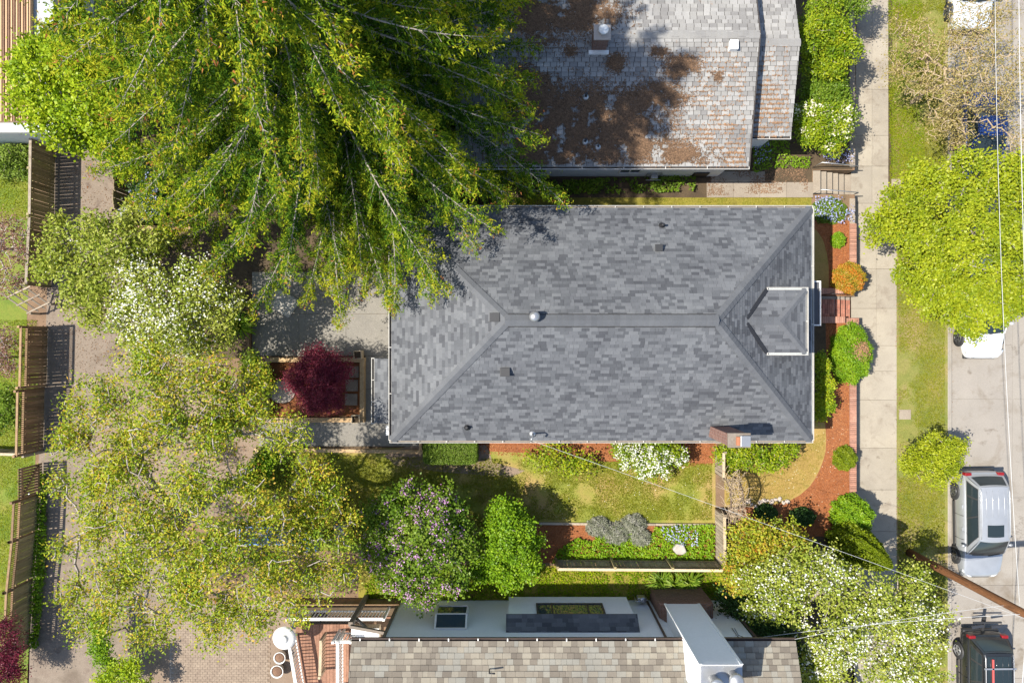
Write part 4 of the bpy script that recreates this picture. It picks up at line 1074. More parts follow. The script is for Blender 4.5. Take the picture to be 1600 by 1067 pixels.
def fence(label, line, h, mat, z0=0.0, bw=0.14, gap=0.012, post_mat=None, posts=2.0, lattice=0.0, rail_side=1, cap=None, post_h=0.08, missing=0.0, group=None, post_w=0.10, rails=True):
    rnd = random.Random(len(label) + int(h * 100))
    pts = [P(x, y, z0) for x, y in line]
    f = empty('wooden_fence', pts[0], 0, label, 'fence', group)
    off = Vector(pts[0]); post_mat = post_mat or mat
    for a, b in zip(pts[:-1], pts[1:]):
        d = b - a; L = d.length; d.normalize(); ang = math.atan2(d.y, d.x); nrm = Vector((-d.y, d.x, 0)) * rail_side
        n = int(L / (bw + gap))
        for i in range(n):
            if rnd.random() < missing: continue
            o = obj('board', board_mesh(bw, h - lattice, 0.02, mat), f, a - off + d * ((i + 0.5) * (bw + gap)) + Vector((0, 0, 0.03)))
            o.rotation_euler = (rnd.gauss(0, 0.012), rnd.gauss(0, 0.006), ang); o.scale = (1, 1, rnd.uniform(0.985, 1.0))
        if rails:
            for zr in (0.3, h - lattice - 0.2):
                MB().beam(a - off + nrm * 0.035 + Vector((0, 0, zr)), b - off + nrm * 0.035 + Vector((0, 0, zr)), 0.04, 0.09).build('rail', M[post_mat], f)
        m = max(1, round(L / posts))
        for i in range(m + 1):
            p = a - off + d * (L * i / m) + nrm * 0.07
            o = MB().beam(p + Vector((0, 0, -0.05)), p + Vector((0, 0, h + post_h)), post_w, post_w, d).build('post', M[post_mat], f)
        if lattice:
            k = int(L / 0.085)
            for zz in (h - lattice + 0.05, h):
                MB().beam(a - off + Vector((0, 0, zz)), b - off + Vector((0, 0, zz)), 0.09, 0.04).build('rail', M[post_mat], f)
            lb = MB()
            for i in range(k):
                p = a - off + d * ((i + 0.5) * L / k)
                lb.beam(p + Vector((0, 0, h - lattice + 0.071)), p + Vector((0, 0, h - 0.021)), 0.03, 0.03, d)
            o = lb.build('lattice', M[post_mat], f); o['kind'] = 'stuff'
        if cap:
            MB().beam(a - off + Vector((0, 0, h + 0.055)), b - off + Vector((0, 0, h + 0.055)), 0.11, 0.035).build('cap_rail', M[cap], f)
    return f

fence('mossy board fence beside the alley, next to the tan roofed outbuilding', [(87, 208), (85, 345)], 1.5, 'board_moss', rail_side=-1, cap='board_grey', posts=2.2)
fence('mossy board fence beside the alley behind the pinkish twiggy shrub', [(85, 350), (80, 448)], 1.5, 'board_moss', rail_side=-1, cap='board_grey', posts=2.2)
fence('short weathered back-yard fence running left from the alley fence below the outbuilding', [(50, 217), (-40, 214)], 1.5, 'board_grey', rail_side=-1, cap='cut_wood')
fence('lattice-topped brown fence beside the alley, left of the white blossom tree', [(75, 512), (73, 602)], 1.65, 'board_brown', lattice=0.4, rail_side=-1, posts=2.4)
fence('lattice-topped brown fence beside the alley, just above the gate', [(70, 607), (68, 703)], 1.65, 'board_brown', lattice=0.4, rail_side=-1, posts=2.4)
fence('low cross fence dividing the two grassy yards left of the alley', [(68, 703), (-40, 700)], 1.2, 'board_grey', cap='cut_wood')
fence('lattice-topped brown fence beside the alley with ivy at its foot', [(63, 772), (60, 830), (52, 905), (47, 1010)], 1.6, 'board_moss', lattice=0.4, rail_side=-1, posts=1.7, post_mat='board_brown')
fence('dark board fence along the right of the alley below the bright green tree', [(206, 232), (205, 338)], 1.35, 'board_moss', rail_side=-1)
fence('weathered grey fence behind the flower bed, parallel to the south house', [(868, 873), (1126, 875)], 1.3, 'board_grey', rail_side=1, posts=2.35, cap='cut_wood', post_mat='board_moss')
fence('grey fence from the house chimney down past the vine arch', [(1117, 700), (1117, 738)], 1.2, 'board_grey', cap='cut_wood')
fence('grey fence from the vine arch down to the flower bed corner', [(1117, 795), (1118, 878)], 1.3, 'board_grey', cap='cut_wood')
# the alley gate, braced
g = P(67, 722); gate = empty('garden_gate', g, 0, 'brown wooden gate with a diagonal brace in the alley fence', 'gate')
for i in range(11):
    o = obj('board', board_mesh(0.09, 1.45, 0.02, 'board_brown'), gate, Vector((0, -0.06 - i * 0.118, 0.06))); o.rotation_euler = (0, 0, R(90))
for z in (0.35, 1.35): MB().beam((0.04, 0, z), (0.04, -1.3, z), 0.05, 0.12).build('rail', M['board_brown'], gate)
MB().beam((0.045, -0.05, 0.38), (0.045, -1.25, 1.32), 0.04, 0.11).build('brace', M['board_brown'], gate)
MB().box(0.07, 0.1, -1.22, -1.1, 0.95, 1.0).build('latch', M['galv'], gate)
# leaning trellis panel
c = P(72, 470); tr = empty('trellis', c, R(25), 'grey wooden trellis leaning at the fence end above the lattice fence', 'trellis')
for i in range(4): MB().beam((-0.5 + i * 0.3, -0.45, 0.5), (-0.62 + i * 0.3, 0.55, 1.6), 0.06, 0.03).build('slat', M['board_grey'], tr)
for i in range(3): MB().beam((-0.62, -0.35 + i * 0.35, 0.62 + i * 0.38), (0.5, -0.35 + i * 0.35, 0.66 + i * 0.38), 0.06, 0.03).build('cross_slat', M['board_grey'], tr)
for x in (-0.5, 0.45): MB().beam((x, -0.4, 0), (x, -0.4, 0.6), 0.07, 0.07).build('post', M['board_grey'], tr)

# vine arch
ac = P(1121, 766); arch = empty('garden_arch', ac, 0, 'wooden garden arch wrapped in bare brown vines beside the front lawn', 'arch')
r_ = 0.78
for xx in (-0.08, 0.42):
    mb = MB(); mb.tube([(xx, -r_, 0), (xx, -r_, 0.7)] + [(xx, -r_ * math.cos(t), 1.35 + r_ * math.sin(t)) for t in np.linspace(0, math.pi, 15)] + [(xx, r_, 0.7), (xx, r_, 0)], 0.035, 8)
    mb.build('hoop', M['bark_dark'], arch)
for t in np.linspace(0.05, math.pi - 0.05, 12):
    MB().beam((-0.1, -r_ * math.cos(t), 1.35 + r_ * math.sin(t)), (0.44, -r_ * math.cos(t), 1.35 + r_ * math.sin(t)), 0.035, 0.035).build('rung', M['bark_tan'], arch)
rng = np.random.default_rng(5); segs = []
for k in range(170):
    t = rng.uniform(-0.1, math.pi + 0.1); x = rng.uniform(-0.15, 0.5); p = np.array([x, -r_ * math.cos(t), max(0.2, 1.38 + r_ * math.sin(t))])
    d = rng.normal(size=3) * np.array([0.6, 1, 0.5]); d /= np.linalg.norm(d)
    for j in range(4):
        q = p + d * rng.uniform(0.08, 0.2); segs.append((p, q, 0.011, 0.009)); d = d + rng.normal(size=3) * 0.5; d /= np.linalg.norm(d); p = q
o = obj('vine', tubes_mesh('vine', segs, M['bark_tan'], 4), arch); o['kind'] = 'stuff'

# ------------------------------------------------------------------ timber edging, planters, stones
def timber(label, a, b, w=0.16, h=0.22, mat='timber', z=0.0, name='timber_edging', group='timber edgings'):
    pa, pb = P(*a, z), P(*b, z)
    root = empty(name, pa, 0, label, 'edging', group)
    d = pb - pa; n = max(1, round(d.length / 2.4))
    for i in range(n):
        s = d * (i / n) + d.normalized() * 0.006; e_ = d * ((i + 1) / n) - d.normalized() * 0.006
        MB().beam(s + Vector((0, 0, h / 2)), e_ + Vector((0, 0, h / 2)), w, h).build('sleeper', M[mat], root, bevel=0.012)
    return root
timber('long pale timber edging between the concrete walk and the lawn', (400, 701), (662, 705))
timber('short timber edging turning up beside the clipped hedge', (658, 702), (658, 685), 0.12)
timber('thin weathered timber edging along the top of the flower bed', (842, 817), (1114, 819), 0.10, 0.12, 'board_grey')
timber('timber edging behind the blossom trees, near the dark bins', (222, 357), (308, 359), 0.14, 0.35)
timber('timber edging of the back bed beside the patio', (391, 470), (391, 556), 0.12, 0.25, 'board_brown')
tb = empty('raised_planter', P(494, 607), 0, 'timber framed raised planter around the purple maple', 'planter')
oo = P(494, 607)
for a, b, w in (((418, 562), (572, 562), 0.2), ((418, 655), (572, 655), 0.2), ((568, 565.5), (568, 651.5), 0.2), ((421, 565.5), (421, 651.5), 0.2)):
    MB().beam(P(*a, 0) - oo + Vector((0, 0, 0.16)), P(*b, 0) - oo + Vector((0, 0, 0.16)), w, 0.32).build('sleeper', M['timber'], tb, bevel=0.015)
q0, q1 = P(422, 652) - oo, P(566, 565) - oo
MB().box(q0.x + 0.08, q1.x - 0.03, q0.y + 0.08, q1.y - 0.05, 0.0, 0.2).build('mulch', M['mulch_old'], tb)
for i, (x, y) in enumerate(((551, 581), (550, 602), (549, 624))):  # flat slabs stand in for squares of sunlight on the mulch
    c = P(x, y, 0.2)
    o = MB().box(-0.27, 0.27, -0.25, 0.25, 0, 0.045).build('sun_patch_slab', M['paver'], None, c + Vector((0, 0, 0.002)), 0.01)
    tag(o, 'square brown slab standing in for a sunlight patch in the raised planter, ' + ('uppermost', 'middle', 'lowest')[i] + ' of three', 'stone', 'sunlight patch slabs in the planter')
o = MB().prism([(0.62 * math.cos(t) * (1 + 0.08 * math.sin(3 * t)), 0.5 * math.sin(t)) for t in np.linspace(0, 2 * math.pi, 14)[:-1]], 0.0, 0.06).build('flat_rock', M['stone'], None, P(441, 612, 0.21), 0.02)
tag(o, 'pale pinkish flat rock left of the purple maple', 'rock')
o = MB().prism([(0.33, -0.1), (0.2, 0.22), (-0.1, 0.26), (-0.3, 0.02), (-0.12, -0.2), (0.15, -0.22)], 0.0, 0.2).build('flat_rock', M['stone_pale'], None, P(1060, 857, 0.12), 0.05)
tag(o, 'pale pointed boulder among green plants in the flower bed', 'rock')
rr = random.Random(8)
for i in range(11):
    x = 1168 + i * 6.2; y = 786 + rr.uniform(-5, 5) - i * 0.3
    s = rr.uniform(0.07, 0.13)
    o = MB().lathe([(s * 0.7, 0), (s, s * 0.35), (s * 0.75, s * 0.75), (0, s * 0.85)], (0, 0, 0), 7, False).build('edging_stone', M['stone'], None, P(x, y, 0.01)); o.rotation_euler = (0, 0, rr.random() * 3); o.scale = (1.2, 0.9, 1)
    tag(o, ('first', 'second', 'third', 'fourth', 'fifth', 'sixth', 'seventh', 'eighth', 'ninth', 'tenth', 'eleventh')[i] + ' small pale stone from the arch in the row edging the front lawn', 'stone', 'stones edging the front lawn')

def square_pot(label, px, py, s=0.36, h=0.45, mat='beam_taupe'):
    r = empty('square_planter', P(px, py, 0.02), R(3), label, 'planter', 'square planters on the patio'); t = 0.035
    mb = MB(); mb.box(-s / 2, s / 2, -s / 2, -s / 2 + t, 0, h); mb.box(-s / 2, s / 2, s / 2 - t, s / 2, 0, h); mb.box(-s / 2, -s / 2 + t, -s / 2 + t, s / 2 - t, 0, h); mb.box(s / 2 - t, s / 2, -s / 2 + t, s / 2 - t, 0, h)
    mb.build('pot', M['cut_wood'], r); MB().box(-s / 2 + t, s / 2 - t, -s / 2 + t, s / 2 - t, 0.1, h - 0.1).build('soil', M['dark_earth'], r)
square_pot('square wooden planter at the upper right corner of the raised bed', 562, 554)
square_pot('square wooden planter at the lower right corner of the raised bed', 559, 653)

def round_pot(label, px, py, r=0.26, h=0.36):
    o = empty('flower_pot', P(px, py, 0.03), 0, label, 'pot', 'round pots by the deck')
    MB().lathe([(r * 0.7, 0), (r * 0.95, h * 0.9), (r, h), (r * 0.88, h), (r * 0.86, h - 0.06), (0, h - 0.06)], (0, 0, 0), 24).build('pot', M['white_plastic'], o)
    MB().lathe([(r * 0.84, 0), (r * 0.5, 0.03), (0, 0.04)], (0, 0, h - 0.055), 18).build('soil', M['debris'], o)
round_pot('white round pot of brown soil, the upper of two beside the deck', 441, 1022)
round_pot('white round pot of brown soil, the lower of two by the bottom edge', 437, 1043, 0.28)

# ------------------------------------------------------------------ front brick steps, retaining wall
BR = MB().box(-0.098, 0.098, -0.045, 0.045, 0, 0.055).mesh('brick', M['brick'])
CAPB = MB().box(-0.14, 0.14, -0.036, 0.036, 0, 0.07).mesh('brick', M['brick_pale'])
stp = empty('brick_steps', P(1300, 480), 0, 'red brick front steps leading from the pavement to the house', 'steps')
so = P(1300, 480)
ysA, ysB = PY(497), PY(463)
levels = [(PX(1276), PX(1303), 0.10), (PX(1303), PX(1303) + 0.32, -0.10), (PX(1303) + 0.32, PX(1303) + 0.64, -0.30), (PX(1303) + 0.64, PX(1303) + 0.96, -0.50)]
for i, (xa, xb_, zt) in enumerate(levels):
    MB().box(xa + 0.001 - so.x, xb_ - so.x, ysA - so.y, ysB - so.y, ZS - 0.1, zt - 0.045).build('step', M['mortar'], stp)
    ny = 0
    xx = xa + 0.06
    while xx < xb_ - 0.02:
        n = int((ysB - ysA) / 0.206)
        for j in range(n):
            o = obj('brick', BR, stp, (xx - so.x, ysA + 0.103 + j * 0.206 + (0.0 if ny % 2 else -0.0) - so.y, zt - 0.055)); o.rotation_euler = (0, 0, R(90))
        xx += 0.103; ny += 1
for yc, xe in ((PY(456), PX(1316)), (PY(500), PX(1318))):
    MB().box(PX(1278) - so.x, xe - so.x, yc - 0.13 - so.y, yc + 0.13 - so.y, ZS - 0.1, 0.18).build('cheek_wall', M['chimney_brick'], stp)
    n = int((xe - PX(1278)) / 0.083)
    for j in range(n):
        o = obj('brick', CAPB, stp, (PX(1278) + 0.04 + j * 0.083 - so.x, yc - so.y, 0.183)); o.rotation_euler = (0, 0, R(90))
pcx, pcy = PX(1331), PY(504)
MB().box(pcx - 0.28 - so.x, pcx + 0.28 - so.x, pcy - 0.2 - so.y, pcy + 0.2 - so.y, ZS - 0.1, 0.02).build('pier', M['chimney_brick'], stp)
for j in range(6):
    o = obj('brick', CAPB, stp, (pcx - 0.23 + j * 0.092 - so.x, pcy - so.y, 0.022)); o.rotation_euler = (0, 0, R(90)); o.scale = (1.4, 1.1, 1)
mb = MB(); mb.tube([(PX(1282) - so.x, PY(461) - so.y, 0.15), (PX(1282) - so.x, PY(461) - so.y, 0.95), (PX(1323) - so.x, PY(461) - so.y, 0.25), (PX(1323) - so.x, PY(461) - so.y, -0.6)], 0.02, 8); mb.build('handrail', M['black_plastic'], stp)

def wall_run(label, y0, y1):
    a, b = PY(y1), PY(y0); r = empty('retaining_wall', (14.94, a, 0), 0, label, 'wall', 'front retaining walls')
    MB().box(-0.115, 0.135, 0, b - a, ZS - 0.15, 0.03).build('wall', M['chimney_brick'], r)
    MB().box(-0.13, 0.14, 0.002, b - a - 0.002, 0.03, 0.052).build('mortar_bed', M['mortar'], r)
    n = int((b - a) / 0.084)
    for j in range(n):
        o = obj('brick', CAPB, r, (0.005, (j + 0.5) * (b - a) / n, 0.045 + rr.uniform(-0.003, 0.003))); o.rotation_euler = (0, 0, rr.gauss(0, 0.012))
wall_run('low brick retaining wall along the pavement above the front steps', 350, 446)
wall_run('low brick retaining wall along the pavement below the front steps', 512, 800)
o = MB().box(-0.12, 0.12, 0, PY(800) - PY(1110), ZS - 0.15, 0.0).build('retaining_wall', M['walk_old'], None, (14.95, PY(1110), 0)); tag(o, 'plain retaining wall under the white blossom tree by the pavement', 'wall')
o = MB().box(-0.12, 0.12, 0, PY(-60) - PY(262), ZS - 0.15, 0.02).build('retaining_wall', M['walk_old'], None, (14.95, PY(262), 0)); tag(o, 'plain concrete retaining wall under the rhododendrons by the pavement', 'wall')
o = MB().box(-0.12, 0.12, 0, PY(310) - PY(350) - 0.02, ZS - 0.15, 0.02).build('retaining_wall', M['walk_old'], None, (14.95, PY(350) + 0.01, 0)); tag(o, 'short concrete retaining wall beside the blue flowers and the north steps', 'wall')
# north concrete steps with pipe rails
ns = empty('concrete_steps', P(1292, 285), 0, 'concrete steps with two pipe handrails between pavement and north house', 'steps'); no = P(1292, 285)
for i in range(5):
    xa = PX(1270) + i * 0.33 if i else PX(1270)
    MB().box(xa - no.x, xa + 0.33 - no.x, PY(303) - no.y, PY(267) - no.y, ZS - 0.1, 0.03 - i * 0.15).build('step', M['walk_old'], ns, bevel=0.012)
MB().box(PX(1270) + 1.65 - no.x, 15.25 - no.x, PY(303) - no.y, PY(267) - no.y, ZS - 0.1, ZS + 0.012).build('landing', M['walk_old'], ns)
for ya in (262, 303):
    mb = MB(); mb.tube([(PX(1270) - no.x, PY(ya) - no.y, 0), (PX(1270) - no.x, PY(ya) - no.y, 0.9), (15.1 - no.x, PY(ya) - no.y, 0.25), (15.1 - no.x, PY(ya) - no.y, ZS)], 0.022, 8)
    mb.build('handrail', M['galv'], ns)

# ------------------------------------------------------------------ utility pole and wires
pb = Vector((PX(1421, ZS), PY(863, ZS), ZS - 0.1))
pole = empty('utility_pole', pb, 0, 'tall brown wooden utility pole rising from the grass strip', 'utility pole')
MB().lathe([(0.17, 0), (0.165, 2), (0.15, 6), (0.125, 11.4), (0.0, 11.42)], (0, 0, 0), 18).build('shaft', M['pole_wood'], pole)
MB().beam((0, -1.1, 10.6), (0, 1.1, 10.6), 0.1, 0.12).build('crossarm', M['pole_wood'], pole)
for yy in (-0.95, -0.4, 0.4, 0.95): MB().lathe([(0.02, 0), (0.05, 0.04), (0.05, 0.1), (0.03, 0.14), (0, 0.15)], (0, yy, 10.66), 10).build('insulator', M['grey_plastic'], pole)
mb = MB(); mb.tube([(0.17, 0, 0), (0.155, 0, 6), (0.14, 0, 8)], 0.02, 6); mb.build('conduit', M['galv'], pole)
def wire(label, a, b, sag, r, mat='wire', n=24):
    a = Vector(a); b = Vector(b)
    pts = [a.lerp(b, t) - Vector((0, 0, sag * 4 * t * (1 - t))) for t in np.linspace(0, 1, n)]
    o = MB().tube(pts, r, 5).build('overhead_wire', M[mat]); return tag(o, label, 'wire', 'overhead wires')
px_, py_ = pb.x, pb.y
wire('thick pale cable running along the street, left of its parallel wires', (px_ + 0.05, py_, 5.9), (px_ - 0.1, 36, 5.6), 1.0, 0.010)
wire('pale cable running along the street over the parked cars', (px_ + 0.15, py_, 6.7), (px_ + 0.0, 36, 6.5), 0.8, 0.013)
wire('thin dark wire running along the street near the right edge', (px_ + 0.2, py_, 7.6), (px_ + 0.1, 36, 7.6), 0.6, 0.010, 'wire_dark')
wire('twisted service wire from the pole to the mast on the grey roof', (px_ - 0.1, py_, 7.1), mast + Vector((-0.1, -0.15, 0.8)), 0.25, 0.006)
wire('service wire from the pole to the wall of the south house', (px_, py_, 6.2), (9.1, sYw + 0.1, 4.1), 0.25, 0.008)
wire('second thin wire from the pole towards the south house roof edge', (px_, py_, 5.4), (10.3, sYe, 4.9), 0.2, 0.007)
wire('cable leaving the pole along the street towards the bottom', (px_ + 0.1, py_, 6.2), (px_, -46, 6.0), 0.9, 0.018)

# ------------------------------------------------------------------ deck of the south house, patio heater
dk = empty('deck', P(500, 1020), 0, 'red-brown timber deck with white railings at the left of the south house', 'deck'); do = P(500, 1020)
dz = 0.9
xa, xb_ = PX(462, dz), PX(556, dz); n = int((xb_ - xa) / 0.145)
DB = MB().box(-0.068, 0.068, PY(1120, dz) - do.y, PY(975, dz) - do.y, dz - 0.04, dz).mesh('board', M['deck_red'])
for i in range(n): obj('board', DB, dk, (xa + 0.07 + i * 0.145 - do.x, 0, 0))
MB().box(xa - do.x, xb_ - do.x, PY(1120, dz) - do.y, PY(975, dz) - do.y, 0.02, dz - 0.06).build('deck_frame', M['beam_taupe'], dk)
def railing(p0, p1, z, parent, off, mat='white_paint', h=0.95):
    p0 = Vector(p0); p1 = Vector(p1); d = p1 - p0; n = max(2, int(d.length / 0.14))
    MB().beam(p0 - off + Vector((0, 0, z + h)), p1 - off + Vector((0, 0, z + h)), 0.12, 0.05).build('top_rail', M[mat], parent)
    MB().beam(p0 - off + Vector((0, 0, z + 0.12)), p1 - off + Vector((0, 0, z + 0.12)), 0.05, 0.06).build('bottom_rail', M[mat], parent)
    bal = MB().box(-0.018, 0.018, -0.018, 0.018, z + 0.15, z + h - 0.026).mesh('baluster', M[mat])
    for i in range(1, n): obj('baluster', bal, parent, p0 - off + d * (i / n))
    for p in (p0, p1): MB().box(p.x - 0.05 - off.x, p.x + 0.05 - off.x, p.y - 0.05 - off.y, p.y + 0.05 - off.y, 0, z + h + 0.1).build('post', M[mat], parent)
P2 = lambda x, y, z: Vector((PX(x, z), PY(y, z), 0))
railing(P2(450, 966, dz + 0.9), P2(600, 966, dz + 0.9), dz, dk, do)
railing(P2(452, 1005, dz + 0.9), P2(470, 1110, dz + 0.9), dz, dk, do)
railing(P2(500, 1003, dz + 0.9), P2(498, 1060, dz + 0.9), dz - 0.2, dk, do, 'cut_wood')
railing(P2(527, 1003, dz + 1.2), P2(527, 1090, dz + 1.2), dz + 0.2, dk, do)
railing(P2(520, 1003, dz + 1.2), P2(548, 1003, dz + 1.2), dz + 0.2, dk, do)
# post and beam porch frame between the deck and the house corner
pg = empty('porch_frame', P(573, 931), 0, 'taupe post and beam frame standing beside the deck left of the white wall', 'porch frame'); po = P(573, 931)
MB().box(-0.09, 0.09, -0.09, 0.09, 0, 3.0).build('post', M['beam_taupe'], pg, bevel=0.01)
MB().beam((0, -0.05, 3.06), (1.35, -0.3, 3.06), 0.12, 0.14).build('beam', M['beam_taupe'], pg, bevel=0.01)
MB().beam((0.05, -0.02, 2.3), (0.6, -0.13, 2.96), 0.08, 0.1).build('brace', M['beam_taupe'], pg)
mb = MB(); mb.box(-4.98, -4.86, sYw - 0.06, sYw + 0.05, 0, SZ - 0.12); part(mb, 'corner_trim', 'beam_taupe', sh)
pr = empty('timber_planter', P(560, 945), 0, 'brown timber planter box against the deck under the lilac', 'planter'); pp = P(560, 945)
MB().box(-3.0, 1.9, -0.3, -0.24, 0, 0.7).build('side', M['deck_red'], pr); MB().box(-3.0, 1.9, 0.24, 0.3, 0, 0.7).build('side', M['board_brown'], pr)
MB().box(-3.0, 1.9, -0.239, 0.239, 0, 0.6).build('soil', M['dark_earth'], pr)
cc = P(575, 985, 1.0); o = empty('storage_chest', cc, 0, 'cream storage chest on the deck under the pergola', 'chest')
MB().box(-0.55, 0.55, -0.3, 0.3, 0, 0.5).build('box', M['cut_wood'], o, bevel=0.02); MB().box(-0.58, 0.58, -0.33, 0.33, 0.502, 0.56).build('lid', M['white_plastic'], o, bevel=0.02)
hz = 2.15; hc = Vector((PX(443, hz), PY(998, hz), 0.02)); ht = empty('patio_heater', hc, 0, 'patio heater with round white metal hood beside the deck', 'heater')
MB().lathe([(0.24, 0), (0.24, 0.05), (0.2, 0.7), (0.1, 0.75)], (0, 0, 0), 20).build('base', M['dark_metal'], ht)
MB().lathe([(0.03, 0.75), (0.03, 1.75), (0.09, 1.76), (0.1, 2.0), (0.04, 2.02)], (0, 0, 0), 14).build('stem', M['galv'], ht)
MB().lathe([(0.47, 2.02), (0.475, 2.04), (0.30, 2.12), (0.17, 2.16), (0.165, 2.2), (0.14, 2.24), (0.0, 2.26)], (0, 0, 0), 36).build('hood', M['white_plastic'], ht)

# ------------------------------------------------------------------ bins and barrels under the trees
def cart(label, px, py, body, lid, rz=0):
    r = empty('wheelie_bin', P(px, py, 0.01), rz, label, 'bin', 'wheelie bins')
    mb = MB(); mb.add([(-0.25, -0.27, 0.08), (0.25, -0.27, 0.08), (0.25, 0.22, 0.08), (-0.25, 0.22, 0.08), (-0.3, -0.36, 1.0), (0.3, -0.36, 1.0), (0.3, 0.34, 1.0), (-0.3, 0.34, 1.0)], [(3, 2, 1, 0), (4, 5, 6, 7), (0, 1, 5, 4), (1, 2, 6, 5), (2, 3, 7, 6), (3, 0, 4, 7)])
    mb.build('body', M[body], r, bevel=0.03)
    mb = MB(); mb.add([(-0.32, -0.39, 1.005), (0.32, -0.39, 1.005), (0.32, 0.36, 1.005), (-0.32, 0.36, 1.005), (-0.28, -0.33, 1.07), (0.28, -0.33, 1.07), (0.3, 0.34, 1.1), (-0.3, 0.34, 1.1)], [(3, 2, 1, 0), (4, 5, 6, 7), (0, 1, 5, 4), (1, 2, 6, 5), (2, 3, 7, 6), (3, 0, 4, 7)])
    mb.build('lid', M[lid], r, bevel=0.02)
    mb = MB(); mb.tube([(-0.26, 0.38, 0.98), (-0.26, 0.47, 1.02), (0.26, 0.47, 1.02), (0.26, 0.38, 0.98)], 0.018, 6); mb.build('handle', M[body], r)
    for x in (-0.28, 0.28):
        mb = MB(); mb.tube([(x - 0.04, 0.3, 0.12), (x + 0.04, 0.3, 0.12)], 0.12, 14); mb.build('wheel', M['rubber'], r)
cart('blue recycling bin under the bronze tree, left of the lilac', 497, 838, 'blue_plastic', 'blue_plastic', R(10))
cart('green yard bin beside the blue bin under the trees', 470, 826, 'green_plastic', 'green_plastic', R(-6))
cart('dark grey rubbish bin just left of the lilac', 543, 822, 'grey_plastic', 'grey_plastic', R(5))
cart('grey bin in the shade left of the big fir, by the timber edging', 216, 342, 'grey_plastic', 'grey_plastic', R(12))
# blue framed cold frame
cf = empty('cold_frame', P(430, 832), 0, 'low blue framed cold frame with glass lid under the bronze tree', 'cold frame')
for x0, x1, y0, y1 in ((-1.4, 1.1, -0.4, -0.34), (-1.4, 1.1, 0.34, 0.4), (-1.4, -1.34, -0.339, 0.339), (1.04, 1.1, -0.339, 0.339), (-0.18, -0.12, -0.339, 0.339)):
    MB().box(x0, x1, y0, y1, 0, 0.5).build('side', M['blue_plastic'], cf)
for x0, x1 in ((-1.34, -0.18), (-0.12, 1.04)): MB().box(x0, x1, -0.339, 0.339, 0.44, 0.45).build('pane', M['window_glass'], cf)
br = empty('rain_barrel', P(1088, 926, 0.0), 0, 'dark green rain barrel standing by the brick chimney base', 'barrel')
MB().lathe([(0.24, 0), (0.29, 0.25), (0.3, 0.45), (0.29, 0.65), (0.24, 0.9), (0.2, 0.905), (0.19, 0.86), (0.0, 0.85)], (0, 0, 0), 24).build('body', M['green_plastic'], br)
MB().lathe([(0.12, 0), (0.12, 0.03), (0.09, 0.04), (0.09, 0.0)], (0, 0, 0.86), 16).build('cap', M['grey_plastic'], br)
mt = empty('gas_meter', P(999, 928, 0), 0, 'grey gas meter with pipes against the south house wall', 'meter')
MB().box(-0.2, 0.15, -0.12, 0.12, 0.35, 0.75).build('case', M['galv'], mt, bevel=0.04); MB().lathe([(0.13, 0), (0.13, 0.08), (0.05, 0.12)], (0.0, 0.05, 0.75), 16).build('regulator', M['galv'], mt)
mb = MB(); mb.tube([(-0.28, 0, 0), (-0.28, 0, 0.8), (-0.1, 0, 0.85)], 0.025, 8); mb.tube([(0.22, 0, 0), (0.22, 0, 0.7), (0.1, 0, 0.7)], 0.025, 8); mb.build('pipe', M['galv'], mt)
mt = empty('gas_meter', P(1018, 281, 0), 0, 'grey gas meter with pipes among the plants under the north house eave', 'meter')
MB().box(-0.15, 0.15, -0.1, 0.1, 0.3, 0.65).build('case', M['galv'], mt, bevel=0.04)
mb = MB(); mb.tube([(-0.3, 0.1, 0), (-0.3, 0.1, 0.7), (0.3, 0.1, 0.72), (0.3, 0.1, 0.0)], 0.025, 8); mb.tube([(-0.32, -0.1, 0.35), (0.32, -0.1, 0.35)], 0.02, 8); mb.build('pipe', M['galv'], mt)
bx = empty('utility_box', P(1090, 271, 0), 0, 'black utility box beside the north house corner', 'utility box')
MB().box(-0.33, 0.33, -0.2, 0.2, 0.0, 0.75).build('case', M['black_plastic'], bx, bevel=0.03); MB().box(-0.16, 0.16, -0.1, 0.1, 0.752, 0.765).build('plate', M['white_plastic'], bx)
# loose slab on the patio
o = MB().prism([tuple((P(x, y) - P(440, 480))[:2]) for x, y in ((408, 470), (452, 497), (470, 470), (432, 448))], 0.0, 0.06).build('loose_slab', M['stone_pale'], None, P(440, 480, 0.025), 0.03)
tag(o, 'pale loose concrete slab lying askew on the patio under the fir branches', 'slab')

